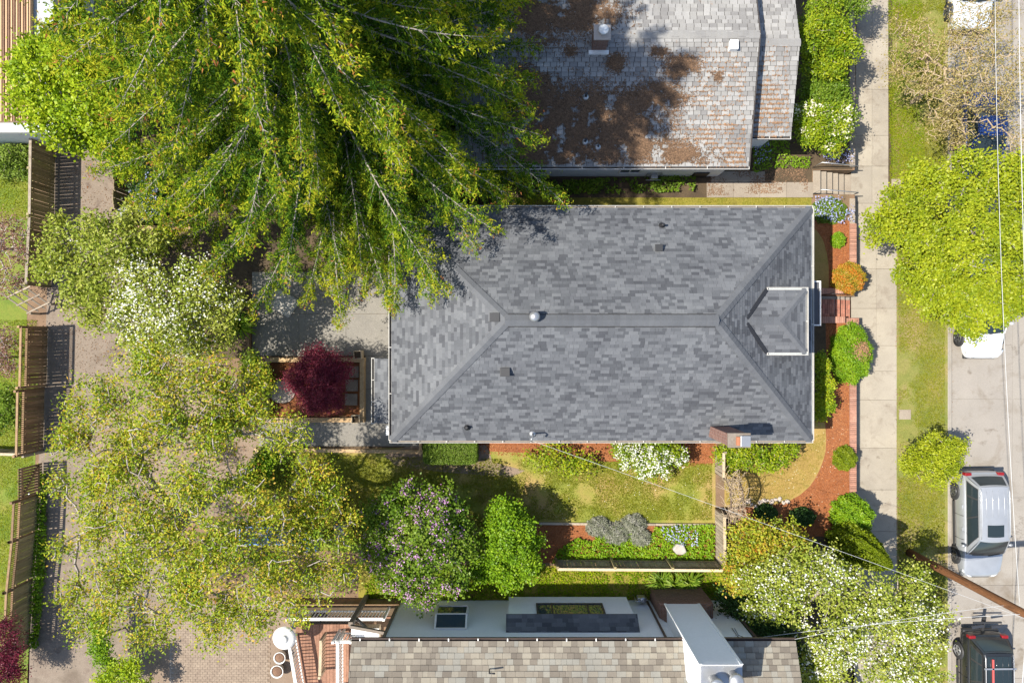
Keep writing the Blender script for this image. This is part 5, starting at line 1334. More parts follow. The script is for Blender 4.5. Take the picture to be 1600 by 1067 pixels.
# ================================================================== CARS
def lerp(a, b, t): return a + (b - a) * t
def car(label, x, y, rz, paint, L=4.6, W=1.82, Ht=1.66, suv=True, glassroof=False, sunroof=True, rails=True, group='cars parked along the street', rim='rim', rails_mat='silver_paint'):
    r = empty('parked_car', (x, y, ZR), rz, label, 'car', group)
    hw = W / 2; hl = L / 2
    # lower body: stations along the length, front towards -y
    belt = 1.02 if suv else 0.90
    st_ = [(-hl, 0.66, 0.42, 0.60), (-hl + 0.06, 0.80, 0.30, 0.74), (-hl + 0.30, 0.92, 0.24, 0.86 if suv else 0.72), (-hl + 0.8, 0.985, 0.24, 0.94 if suv else 0.80),
           (-hl + 1.25, 1.0, 0.24, belt - 0.03), (-hl + 1.6, 1.0, 0.24, belt), (0, 1.0, 0.24, belt + 0.02), (hl - 1.1, 1.0, 0.24, belt + 0.03), (hl - 0.4, 0.97, 0.26, belt + 0.02), (hl - 0.1, 0.92, 0.30, belt - 0.02), (hl, 0.80, 0.44, belt - 0.16)]
    V = []; Fs = []
    for yy, w, zb, zt in st_:
        w *= hw; half_ = [(w * 0.80, zb), (w * 0.96, zb + 0.08), (w * 0.995, lerp(zb, zt, 0.45)), (w, lerp(zb, zt, 0.62)), (w * 0.965, lerp(zb, zt, 0.90)), (w * 0.86, zt), (w * 0.45, zt + 0.035), (0, zt + 0.045)]
        ring = half_ + [(-a, b) for a, b in half_[-2::-1]]
        V += [(a, yy, b) for a, b in ring]
    m = 15
    for i in range(len(st_) - 1):
        for k in range(m - 1): Fs.append((i * m + k, (i + 1) * m + k, (i + 1) * m + k + 1, i * m + k + 1))
        Fs.append((i * m + m - 1, (i + 1) * m + m - 1, (i + 1) * m, i * m))
    Fs.append(tuple(range(m))); Fs.append(tuple((len(st_) - 1) * m + k for k in range(m - 1, -1, -1)))
    mb = MB(); mb.add(V, Fs, True); body = mb.build('body', M[paint], r)
    sm = body.modifiers.new('subdiv', 'SUBSURF'); sm.levels = 2; sm.render_levels = 2
    # cabin
    yf0, yf1 = -hl + 1.12, -hl + (1.92 if suv else 2.0); yr1, yr0 = (hl - 0.55, hl - 0.14) if suv else (hl - 1.35, hl - 0.65)
    wb, wt = hw * 0.90, hw * 0.70; zb = belt - 0.02; zt = Ht - 0.05
    bulge_f, bulge_r = 0.09, 0.06
    def front(u, h, o=0.0): return (lerp(wb, wt, h) * u, lerp(yf0, yf1, h) - lerp(bulge_f, 0.07, h) * (1 - u * u) - o, lerp(zb, zt, h) + 0.0 + o * 0.6 + 0.05 * math.sin(math.pi * h) * 0.6)
    def rear(u, h, o=0.0): return (lerp(wb, wt, h) * u, lerp(yr0, yr1, h) + lerp(bulge_r, 0.04, h) * (1 - u * u) + o, lerp(zb, zt, h) + o * 0.4 + 0.02 * math.sin(math.pi * h))
    def side(s, u, h, o=0.0):
        return (s * (lerp(wb, wt, h) + 0.03 * math.sin(math.pi * h) + o), lerp(lerp(yf0, yr0, u), lerp(yf1, yr1, u), h), lerp(zb, zt, h) + o * 0.4)
    def grid(fn, u0, u1, h0, h1, nu, nh, flip=False):
        vs = [fn(lerp(u0, u1, i / nu), lerp(h0, h1, j / nh)) for j in range(nh + 1) for i in range(nu + 1)]
        fs = [(j * (nu + 1) + i, j * (nu + 1) + i + 1, (j + 1) * (nu + 1) + i + 1, (j + 1) * (nu + 1) + i) for j in range(nh) for i in range(nu)]
        if flip: fs = [f[::-1] for f in fs]
        return vs, fs
    mb = MB()
    mb.add(*grid(lambda u, h: front(u, h), -1, 1, 0, 1, 8, 3), True); mb.add(*grid(lambda u, h: rear(u, h), -1, 1, 0, 1, 8, 3, True), True)
    for s in (-1, 1): mb.add(*grid(lambda u, h: side(s, u, h), 0, 1, 0, 1, 6, 3, s < 0), True)
    def top(u, v):
        a = front(u, 1.0); b = rear(u, 1.0)
        return (lerp(a[0], b[0], v), lerp(a[1], b[1], v), zt + 0.055 * (1 - u * u) ** 0.6 + 0.02 * math.sin(math.pi * v))
    mb.add(*grid(top, -1, 1, 0, 1, 10, 8), True)
    cabin = mb.build('cabin', M[paint], r)
    off = 0.012
    mb = MB(); mb.add(*grid(lambda u, h: front(u, h, off), -0.92, 0.92, 0.06, 0.93, 8, 4), True); ws = mb.build('windshield', M['car_glass'], r)
    for s in (-1, 1):
        mb = MB(); a = front(0.1 if s > 0 else -0.75, 0.06, 0.03); b = front(0.7 if s > 0 else -0.15, 0.12, 0.03); mb.beam(a, b, 0.02, 0.015); mb.build('wiper', M['trim_black'], ws)
    mb = MB(); mb.add(*grid(lambda u, h: rear(u, h, off), -0.86, 0.86, 0.22, 0.90, 8, 3, True), True); mb.build('rear_window', M['car_glass'], r)
    for s in (-1, 1):
        mb = MB(); mb.add(*grid(lambda u, h: side(s, u, h, 0.006), 0.075, 0.95, 0.10, 0.93, 8, 3, s < 0), True); mb.build('window_frame', M['trim_black'], r)
        for (u0, u1) in ((0.09, 0.44), (0.465, 0.74), (0.77, 0.93)):
            mb = MB(); mb.add(*grid(lambda u, h: side(s, u, h, off), u0, u1, 0.14, 0.90, 4, 3, s < 0), True); mb.build('side_window', M['car_glass'], r)
    if sunroof or glassroof:
        v0, v1, uu = (0.08, 0.30, 0.55) if not glassroof else (0.05, 0.94, 0.80)
        mb = MB(); mb.add(*grid(lambda u, v: tuple(np.array(top(u, v)) + np.array([0, 0, 0.008])), -uu, uu, v0, v1, 8, 6), True); mb.build('sunroof', M['car_glass'], r)
    if rails:
        for s in (-1, 1):
            pts = [np.array(top(0.93 * s, v)) + np.array([0, 0, 0.05 if 0.04 < v < 0.96 else 0.0]) for v in (0.02, 0.08, 0.3, 0.5, 0.7, 0.92, 0.98)]
            mb = MB(); mb.tube(pts, 0.02, 6); mb.build('roof_rail', M[rails_mat], r)
        for k in range(4):
            u = -0.6 + 0.4 * k
            pts = [np.array(top(u, v)) + np.array([0, 0, 0.0]) for v in (0.45, 0.6, 0.75, 0.93)]
            mb = MB(); mb.tube(pts, 0.014, 5); mb.build('roof_ridge', M[paint], r)
    # wheels
    for s in (-1, 1):
        for wy in (-hl + 0.92, hl - 0.95):
            xo = s * (hw - 0.09)
            mb = MB(); mb.tube([(s * (hw - 0.03), wy, 0.35), (s * (hw + 0.004), wy, 0.35)], 0.40, 24); mb.build('wheel_arch', M['trim_black'], r)
            w = empty('wheel', (xo, wy, 0.345)); w.parent = r; del w
            wh = [c_ for c_ in r.children if c_.name.startswith('wheel') and c_.type == 'EMPTY'][-1]
            bpy.data.objects.remove(wh)
            prof = [(0.20, -0.115), (0.32, -0.11), (0.345, -0.07), (0.345, 0.07), (0.32, 0.11), (0.20, 0.115)]
            mb = MB(); mb.lathe(prof, (0, 0, 0), 24); mb.v = [(z, a, b) for a, b, z in mb.v]
            ty = mb.build('wheel', M['rubber'], r, (xo, wy, 0.345))
            mb = MB()
            for k in range(5):
                t = k * 2 * math.pi / 5
                mb.beam((s * 0.119, 0, 0), (s * 0.119, 0.21 * math.cos(t), 0.21 * math.sin(t)), 0.06, 0.02, (1, 0, 0))
            ring = [(s * 0.117, 0.215 * math.cos(t), 0.215 * math.sin(t)) for t in np.linspace(0, 2 * math.pi, 25)[:-1]]
            mb.tube(ring, 0.018, 6, True)
            mb.build('rim', M[rim], ty)
        # mirrors, lights, trim
        mb = MB(); mb.lathe([(0.0, -0.06), (0.085, -0.03), (0.085, 0.03), (0.0, 0.07)], (0, 0, 0), 10); mb.v = [(a * 1.25, b * 0.7, z) for a, b, z in mb.v]
        mi = mb.build('mirror', M[paint], r, (s * (hw + 0.10), yf0 + 0.42, belt + 0.10))
        MB().beam((-s * 0.14, 0.0, -0.03), (0, 0, 0), 0.05, 0.03).build('arm', M['trim_black'], mi)
        mb = MB(); mb.add(*grid(lambda u, h: (s * lerp(hw * 0.48, hw * 0.90, u), -hl + 0.05 + 0.30 * u * u - 0.02 + 0.05 * h, lerp(0.62, 0.76, h)), 0, 1, 0, 1, 5, 2, s > 0), True)
        k_ = mb.build('headlight', M['lamp_clear'], r); so_ = k_.modifiers.new('solid', 'SOLIDIFY'); so_.thickness = 0.06; so_.offset = 0
        mb = MB(); mb.box(min(s * hw * 0.62, s * hw * 0.93), max(s * hw * 0.62, s * hw * 0.93), hl - 0.17, hl - 0.03, belt - 0.20, belt + 0.04); mb.build('tail_light', M['tail_red'], r, bevel=0.03)
        MB().box(min(s * (hw - 0.02), s * (hw + 0.012)), max(s * (hw - 0.02), s * (hw + 0.012)), -hl + 1.35, hl - 1.4, 0.25, 0.36).build('sill', M['trim_black'], r)
        for hy in (-0.25, 0.75): MB().box(min(s * (hw - 0.03), s * (hw + 0.02)), max(s * (hw - 0.03), s * (hw + 0.02)), hy, hy + 0.16, belt - 0.14, belt - 0.10).build('door_handle', M[paint], r)
        for dy in (-0.62, 0.42):     # shut lines
            MB().box(min(s * (hw - 0.05), s * (hw + 0.003)), max(s * (hw - 0.05), s * (hw + 0.003)), dy, dy + 0.012, 0.38, belt - 0.07).build('shut_line', M['trim_black'], r)
    MB().box(-hw * 0.42, hw * 0.42, -hl - 0.012, -hl + 0.1, 0.50, 0.66).build('grille', M['trim_black'], r, bevel=0.02)
    MB().box(-hw * 0.78, hw * 0.78, -hl - 0.02, -hl + 0.2, 0.28, 0.42).build('bumper', M['trim_black'], r, bevel=0.04)
    MB().box(-hw * 0.86, hw * 0.86, hl - 0.12, hl + 0.035, 0.34, 0.56).build('rear_bumper', M['trim_black'] if suv else M[paint], r, bevel=0.04)
    return r

car('silver estate car with sunroof and roof rails parked near the utility pole', 20.68, -8.05, R(0.8), 'silver_paint', 4.72, 1.84, 1.68)
dc = car('dark grey estate car with glass roof and red strap at the bottom edge', 20.85, -15.15, R(0.5), 'black_paint', 4.7, 1.84, 1.68, glassroof=True, sunroof=False, rails_mat='galv', rim='galv')
MB().box(-0.34, -0.28, -0.9, 1.6, 1.71, 1.76).build('roof_strap', M['red_rack'], dc)
for yy in (0.2, 1.2): MB().beam((-0.68, yy, 1.74), (0.68, yy, 1.74), 0.07, 0.04).build('roof_bar', M['galv'], dc)
mb = MB(); mb.beam((-0.62, 2.85, 0.95), (0.62, 2.85, 0.95), 0.07, 0.06); mb.build('bike_rack', M['trim_black'], dc)
mb = MB(); mb.beam((0, 2.3, 0.6), (0, 3.05, 0.8), 0.1, 0.08); mb.build('rack_arm', M['trim_black'], dc)
for xx in (-0.45, 0.4): MB().beam((xx - 0.25, 2.65, 0.98), (xx + 0.25, 2.72, 0.98), 0.12, 0.05).build('rack_tray', M['dark_metal'], dc)
car('white car mostly hidden beneath the big yellow-green street tree', 20.85, 1.45, R(0), 'white_car', 4.4, 1.80, 1.48, suv=False, sunroof=False, rails=False)
car('pale silver car at the top edge beyond the bare tan tree', 20.35, 16.05, R(0), 'pearl_car', 4.5, 1.80, 1.50, suv=False, sunroof=False, rails=False)
car('blue car under the bare tan tree beside the kerb', 20.75, 9.0, R(0), 'blue_paint', 4.0, 1.74, 1.5, suv=False, sunroof=False, rails=False)

# ================================================================== VEGETATION
# ------------------------------------------------------------------ the big fir
def fir(label, base, height, nbr, lmax, z_low, seed, dens=1.0):
    rng = np.random.default_rng(seed); b = np.array([base[0], base[1], 0.0])
    root = empty('fir_tree', b, 0, label, 'tree')
    segs = []; zz = np.linspace(0, height, 26)
    tr = lambda z: 0.42 * (1 - z / height) ** 0.8 + 0.015
    for a, c in zip(zz[:-1], zz[1:]): segs.append((np.array([0, 0, a]), np.array([0, 0, c]), tr(a), tr(c)))
    obj('trunk', tubes_mesh('trunk', segs, M['bark_dark'], 12), root)
    segs = []; twigs = []; C = []; AX = []; T = []
    for i in range(nbr):
        f = (i + rng.random()) / nbr
        z0 = z_low + (height - 0.6 - z_low) * f ** 1.45
        az = i * 2.39996 + rng.normal() * 0.25
        L = lmax * (1 - (z0 / height)) ** 0.72 * rng.uniform(0.78, 1.12) + 0.4
        if z0 < 5: L *= rng.uniform(0.8, 1.05)
        d0 = np.array([math.cos(az), math.sin(az), 0.0]); sd_ = np.array([-d0[1], d0[0], 0])
        drp = rng.uniform(0.16, 0.34); bend = rng.normal() * 0.20
        npt = 14; pts = []
        for k in range(npt + 1):
            t = k / npt
            p = d0 * L * t + sd_ * (bend * L * t * t) + np.array([0, 0, z0 + L * (0.12 * t - drp * t ** 1.6 + 0.10 * t ** 4)])
            p[2] = max(p[2], 0.35); pts.append(p)
        r0 = 0.010 + 0.0058 * L
        for k in range(npt): segs.append((pts[k], pts[k + 1], r0 * (1 - k / npt) + 0.006, r0 * (1 - (k + 1) / npt) + 0.006))
        brt = rng.normal() * 0.06
        # short sprays clothing the limb itself
        nm = int(L * 13); tt_ = 0.15 + 0.85 * rng.random(nm); kk = np.minimum(npt - 1, (tt_ * npt).astype(int)); PT = np.array(pts)
        C.append(PT[kk] + (PT[kk + 1] - PT[kk]) * (tt_ * npt - kk)[:, None] + rng.normal(size=(nm, 3)) * np.array([0.07, 0.07, 0.04]) + np.array([0, 0, 0.03]))
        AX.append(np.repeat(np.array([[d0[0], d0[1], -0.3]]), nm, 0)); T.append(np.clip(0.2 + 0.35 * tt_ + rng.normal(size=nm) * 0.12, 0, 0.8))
        # side shoots, hanging
        ns_ = int(L * 8)
        for j in range(ns_):
            t = 0.12 + 0.88 * ((j + rng.random()) / ns_)
            k = min(npt - 1, int(t * npt)); ft = t * npt - k
            p = pts[k] * (1 - ft) + pts[k + 1] * ft
            dd = pts[k + 1] - pts[k]; dd = dd / np.linalg.norm(dd)
            s = 1 if rng.random() < 0.5 else -1
            side_ = np.cross(dd, [0, 0, 1.0]); side_ /= np.linalg.norm(side_) + 1e-9
            ls_ = (0.26 + 0.21 * L * (1 - t) ** 0.7) * rng.uniform(0.4, 1.3); ls_ = min(ls_, 1.9)
            dirn = dd * rng.uniform(0.5, 1.0) + side_ * s * rng.uniform(0.15, 0.95) + np.array([0, 0, rng.uniform(-0.5, 0.15)]); dirn /= np.linalg.norm(dirn)
            q = p.copy(); nst = max(2, int(ls_ / 0.2)); stp_ = ls_ / nst; sht = rng.normal() * 0.09 + brt
            for m_ in range(nst):
                d2 = dirn + np.array([0, 0, -0.18 * m_]) + rng.normal(size=3) * 0.12; d2 /= np.linalg.norm(d2)
                q2 = q + d2 * stp_
                if m_ < max(1, nst // 2): twigs.append((q, q2, 0.007 * (1 - m_ / nst) + 0.003, 0.007 * (1 - (m_ + 1) / nst) + 0.003))
                nl = int(rng.poisson(19 * dens * stp_ / 0.2))
                u = rng.random(nl)[:, None]; hang = rng.random(nl)[:, None] ** 2.2
                cc_ = q + (q2 - q) * u + rng.normal(size=(nl, 3)) * np.array([0.07, 0.07, 0.06]) + np.array([0, 0, 0.02]) + hang * np.array([0, 0, -0.26]) + hang * d2 * 0.10
                C.append(cc_)
                sp = d2 * 0.6 + np.array([0, 0, -0.6])
                AX.append(np.repeat((sp / np.linalg.norm(sp))[None], nl, 0))
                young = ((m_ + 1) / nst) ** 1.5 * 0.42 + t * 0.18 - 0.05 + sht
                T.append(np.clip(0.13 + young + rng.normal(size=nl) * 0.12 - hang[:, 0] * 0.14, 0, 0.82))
                q = q2
        # bright bronze tuft at the branch end
        for e_, nn in ((pts[-1], 34), (pts[-2], 20)):
            C.append(e_ + rng.normal(size=(nn, 3)) * np.array([0.16, 0.16, 0.10]) + np.array([0, 0, -0.04])); AX.append(np.repeat(np.array([[d0[0] * 0.6, d0[1] * 0.6, -0.7]]), nn, 0))
            T.append(np.clip(0.80 + rng.normal(size=nn) * 0.17, 0.3, 1.0))
    obj('limbs', tubes_mesh('limbs', segs, M['bark_fir'], 4), root)
    o = obj('twigs', tubes_mesh('twigs', twigs, M['bark_fir'], 3), root); o['kind'] = 'stuff'
    C = np.concatenate(C); AX = np.concatenate(AX); T = np.concatenate(T)
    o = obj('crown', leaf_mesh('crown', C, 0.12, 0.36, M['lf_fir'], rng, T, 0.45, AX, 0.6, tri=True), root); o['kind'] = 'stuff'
    return root
fir('huge drooping fir covering the upper left and overhanging the grey roof', (-6.5, 9.6), 21.5, 225, 9.8, 2.6, 101)

# ------------------------------------------------------------------ broadleaf trees
L7 = lambda l, z, fl=0.7: [(x, y, r, z + dz, fl) for x, y, r, dz in l]
plant('broadleaf_tree', 'bright lime green tree beside the outbuilding with the tan roof', 'tree', (178, 215),
      L7([(75, 110, 48, 0), (130, 85, 50, 0.5), (150, 165, 52, 0.4), (90, 185, 48, 0), (45, 160, 34, -0.4), (32, 110, 28, -0.3), (185, 225, 32, -0.6), (110, 45, 26, 0.5), (200, 262, 20, -1.2), (180, 110, 40, 0.2), (130, 215, 26, -0.5), (60, 70, 22, 0)], 4.6),
      420, 60, 0.13, 'lf_bright', crad=0.20, trunk_r=0.14, trunk_h=0.45, wd=0.75)
plant('broadleaf_tree', 'pale green apple tree leaning over the alley left of the white blossom', 'tree', (215, 415),
      L7([(95, 385, 34, 0), (150, 365, 40, 0.2), (125, 430, 38, 0), (190, 395, 45, 0.2), (165, 455, 38, 0), (120, 470, 28, -0.2), (75, 420, 22, -0.3), (210, 350, 34, 0), (240, 385, 30, 0), (150, 495, 22, -0.2), (85, 350, 16, 0)], 3.6),
      330, 38, 0.13, 'lf_apple', crad=0.19, trunk_r=0.11, trunk_h=0.4, blossom=('pt_white', 0.06, 5, 0.06, 0.15))
plant('blossom_tree', 'fruit tree thick with white blossom beyond the patio', 'tree', (290, 480),
      L7([(235, 450, 45, 0.2), (310, 440, 42, 0.2), (275, 500, 52, 0.4), (340, 490, 36, 0), (205, 495, 40, 0), (240, 545, 34, 0), (345, 530, 24, -0.3), (310, 545, 30, -0.2), (215, 420, 22, 0), (365, 465, 18, -0.3)], 3.7),
      360, 40, 0.12, 'lf_apple', crad=0.19, trunk_r=0.13, trunk_h=0.4, blossom=('pt_white', 0.6, 16, 0.075, 0.19))
plant('broadleaf_tree', 'wide bronze-tinged tree with pale grey limbs spreading over the alley and yard', 'tree', (385, 742),
      L7([(240, 585, 62, 0.4), (330, 600, 56, 0.4), (165, 625, 52, 0), (260, 660, 62, 1.0), (385, 640, 48, 0.2), (115, 690, 42, -0.4), (190, 730, 58, 0.6), (300, 760, 55, 1.3), (155, 820, 55, 0), (245, 840, 66, 0.6), (345, 850, 66, 0.8), (425, 900, 62, 0), (500, 900, 46, -0.6), (415, 810, 52, 0.2), (190, 900, 58, 0.2), (290, 930, 55, 0.2), (120, 930, 36, -0.6), (480, 830, 44, -0.6), (440, 690, 44, 0), (490, 740, 36, -0.8), (400, 585, 30, -0.3), (110, 640, 24, -0.4), (95, 860, 26, -0.6), (360, 950, 36, -0.4), (130, 980, 28, -0.8), (460, 950, 28, -0.5), (540, 900, 22, -0.8), (95, 760, 22, -0.5), (230, 985, 40, -0.5), (330, 985, 34, -0.6), (400, 965, 34, -0.5), (170, 960, 30, -0.6), (330, 690, 40, 0.8), (220, 800, 50, 0.8), (380, 760, 36, 0.6), (150, 760, 40, 0.2), (340, 660, 40, 0.6), (540, 850, 26, -0.8), (300, 880, 50, 0.5), (210, 680, 40, 0.4), (520, 780, 30, -1.0), (545, 815, 22, -1.2), (470, 785, 30, -0.6)], 6.0),
      1900, 40, 0.11, 'lf_bronze', bark='bark_limb', crad=0.20, trunk_r=0.24, trunk_h=0.35, wd=0.5, shell=0.25, twig=0.015, step=0.4, leafdz=-0.12)
plant('japanese_maple', 'rounded dark purple-red maple in the raised timber planter', 'tree', (497, 600),
      L7([(495, 590, 42, 0), (488, 563, 26, 0.25), (512, 622, 27, -0.1), (470, 592, 25, -0.1), (522, 575, 26, 0.15), (490, 625, 24, -0.1), (505, 605, 30, 0.3)], 1.5, 0.6),
      330, 95, 0.085, 'lf_purple', bark='bark_dark', crad=0.13, trunk_r=0.06, trunk_h=0.3, wd=0.35, z0=0.2)
plant('lilac_bush', 'big lilac bush with pale purple flower heads', 'bush', (650, 815),
      L7([(650, 825, 68, 0.5), (605, 805, 40, 0), (690, 800, 42, 0.3), (630, 885, 52, 0.2), (690, 880, 46, 0.2), (585, 850, 30, -0.3), (718, 840, 32, 0), (660, 920, 30, -0.2), (635, 770, 20, 0), (672, 775, 18, 0), (715, 905, 24, -0.3)], 2.6, 0.75),
      440, 62, 0.115, 'lf_lilac', crad=0.17, trunk_r=0.10, trunk_h=0.25, wd=0.7, blossom=('pt_lilac', 0.55, 22, 0.062, 0.09))
plant('garden_shrub', 'fresh bright green shrub just right of the lilac', 'bush', (795, 835),
      L7([(798, 835, 42, 0.4), (772, 865, 34, 0), (812, 875, 36, 0), (790, 808, 30, 0.1), (832, 850, 22, -0.2), (757, 895, 22, -0.3), (790, 895, 26, -0.2)], 1.8, 0.8),
      300, 80, 0.10, 'lf_green', crad=0.14, trunk_r=0.07, trunk_h=0.25, wd=0.75)
plant('flowering_shrub', 'rounded shrub covered in white flower heads against the house wall', 'bush', (1012, 708),
      L7([(985, 708, 26, 0), (1025, 712, 26, 0.1), (1010, 733, 18, -0.2), (1062, 714, 14, 0), (968, 700, 14, 0), (1045, 705, 18, 0.1), (1040, 735, 10, -0.3)], 1.0, 0.8),
      190, 46, 0.09, 'lf_rhodo', crad=0.12, trunk_r=0.04, trunk_h=0.25, blossom=('pt_white', 0.8, 16, 0.075, 0.075))
plant('garden_shrub', 'thin leggy yellow-green shrub by the house wall left of the white flowers', 'bush', (880, 702),
      L7([(865, 708, 22, 0), (900, 722, 22, -0.1), (845, 722, 14, -0.2), (922, 733, 12, -0.2), (828, 714, 9, -0.2), (880, 735, 12, -0.3), (925, 712, 10, -0.1)], 0.8),
      110, 16, 0.11, 'lf_rhodo', bark='bark_dark', crad=0.13, trunk_r=0.035, trunk_h=0.2, tintbias=0.2)
plant('garden_shrub', 'twiggy yellow-green shrub row below the chimney at the house corner', 'bush', (1180, 700),
      L7([(1130, 708, 16, 0), (1160, 712, 20, 0), (1190, 716, 20, 0), (1215, 712, 18, 0), (1236, 704, 10, 0), (1145, 728, 12, -0.2), (1205, 726, 12, -0.2)], 0.95),
      210, 24, 0.11, 'lf_rhodo', bark='bark_tan', crad=0.12, trunk_r=0.04, trunk_h=0.2, tintbias=0.08, twig=0.008)
plant('photinia_shrub', 'shrub with orange-red young leaves below the front bed', 'bush', (1195, 832),
      L7([(1175, 842, 36, 0), (1225, 848, 36, 0.2), (1160, 875, 30, 0), (1205, 880, 40, 0.3), (1150, 905, 22, -0.2), (1245, 880, 30, 0.2)], 2.2, 0.8),
      260, 60, 0.11, 'lf_photinia', crad=0.16, trunk_r=0.06, trunk_h=0.3)
plant('blossom_tree', 'wide apple tree with white blossom in the lower right front garden', 'tree', (1300, 890),
      L7([(1260, 870, 36, 0), (1290, 905, 50, 0.5), (1350, 935, 52, 0.6), (1230, 935, 46, 0.2), (1400, 965, 54, 0.4), (1310, 985, 60, 0.6), (1425, 910, 32, 0), (1435, 1010, 42, 0), (1380, 1040, 50, 0.2), (1290, 1050, 46, 0.2), (1460, 960, 26, -0.2), (1200, 905, 26, 0), (1450, 1060, 34, 0), (1180, 950, 22, -0.3), (1185, 890, 24, -0.2), (1215, 875, 24, -0.2), (1165, 905, 24, -0.2), (1200, 930, 34, 0), (1240, 900, 34, 0.2)], 3.4),
      700, 42, 0.11, 'lf_apple', crad=0.175, trunk_r=0.15, trunk_h=0.35, shell=0.35, blossom=('pt_white', 0.5, 13, 0.075, 0.15), z0=0.0)
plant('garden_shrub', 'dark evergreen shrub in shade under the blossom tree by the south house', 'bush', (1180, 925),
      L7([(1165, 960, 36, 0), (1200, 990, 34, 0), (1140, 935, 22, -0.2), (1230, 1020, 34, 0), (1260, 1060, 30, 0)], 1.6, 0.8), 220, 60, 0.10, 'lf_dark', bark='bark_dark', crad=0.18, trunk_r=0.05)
# street trees
plant('street_tree', 'large dense yellow-green street tree overhanging pavement and white car', 'tree', (1432, 412),
      L7([(1415, 330, 46, 0), (1490, 290, 60, 0.3), (1565, 285, 50, 0.3), (1440, 400, 56, 0.2), (1520, 390, 72, 0.8), (1585, 390, 56, 0.5), (1520, 470, 50, 0.1), (1465, 455, 44, 0), (1378, 355, 30, -0.3), (1570, 475, 40, 0), (1505, 505, 30, -0.2), (1440, 275, 26, -0.1), (1600, 320, 50, 0.2), (1600, 450, 40, 0)], 2.9, 0.65),
      640, 95, 0.105, 'lf_maple', crad=0.165, shell=0.6, trunk_r=0.16, trunk_h=0.3, wd=0.75, z0=ZS, up=1.0)
plant('street_tree', 'small yellow-green young tree in the grass strip above the silver car', 'tree', (1438, 712),
      L7([(1440, 715, 26, 0), (1475, 712, 26, 0), (1460, 735, 26, 0), (1462, 700, 24, 0.2), (1490, 735, 18, -0.1), (1422, 725, 14, -0.2), (1495, 695, 14, 0)], 0.75, 0.8),
      200, 55, 0.12, 'lf_maple', crad=0.13, trunk_r=0.05, trunk_h=0.35, z0=ZS, wd=0.4, tintbias=0.1)
plant('street_tree', 'nearly bare tan tree with pale twigs over the kerb at the top right', 'tree', (1424, 158),
      L7([(1430, 70, 46, 0), (1490, 60, 56, 0.3), (1550, 90, 50, 0.3), (1440, 130, 46, 0), (1500, 140, 60, 0.5), (1565, 160, 44, 0.2), (1480, 190, 44, 0), (1545, 30, 44, 0), (1400, 110, 26, -0.3), (1590, 110, 30, 0), (1405, 40, 24, 0), (1500, 225, 26, -0.3), (1590, 220, 26, -0.2)], 3.0),
      760, 18, 0.08, 'lf_tan', bark='bark_tan', crad=0.19, trunk_r=0.11, trunk_h=0.25, z0=ZS, shell=0.2, twig=0.008, step=0.3, leafdz=-0.06)
# north garden shrubs along the pavement
plant('rhododendron', 'yellow-green rhododendron beside the pavement at the top, above the flowering one', 'bush', (1288, 75),
      L7([(1288, 22, 27, 0), (1276, 62, 34, 0.3), (1312, 84, 30, 0.1), (1256, 42, 20, 0), (1305, 58, 26, 0.3), (1270, 100, 20, -0.2), (1296, 108, 18, 0)], 1.7, 0.9), 270, 58, 0.13, 'lf_rhodo', crad=0.14, trunk_r=0.06, wd=0.4, tintbias=0.05)
plant('rhododendron', 'rhododendron with cream flower trusses beside the pavement near the north steps', 'bush', (1285, 185),
      L7([(1290, 200, 35, 0.1), (1260, 180, 20, 0), (1312, 190, 26, 0), (1300, 222, 22, -0.1), (1262, 212, 20, -0.1)], 1.4, 0.9), 240, 54, 0.13, 'lf_rhodo', crad=0.13, trunk_r=0.06, wd=0.4, blossom=('pt_cream', 0.42, 20, 0.085, 0.10))
plant('garden_shrub', 'mid green leafy shrub between the two rhododendrons beside the pavement', 'bush', (1298, 148),
      L7([(1302, 145, 24, 0), (1282, 152, 18, 0), (1318, 152, 14, -0.1), (1268, 140, 14, 0)], 1.2, 0.9), 140, 60, 0.10, 'lf_lilac', crad=0.13, trunk_r=0.04)
plant('garden_shrub', 'feathery green shrub at the top edge beside the shaded pavement', 'bush', (1335, 0),
      L7([(1330, 5, 24, 0), (1310, -10, 24, 0), (1350, -12, 18, 0)], 1.8, 0.8), 120, 50, 0.10, 'lf_lilac', crad=0.14, trunk_r=0.05, wd=0.4)
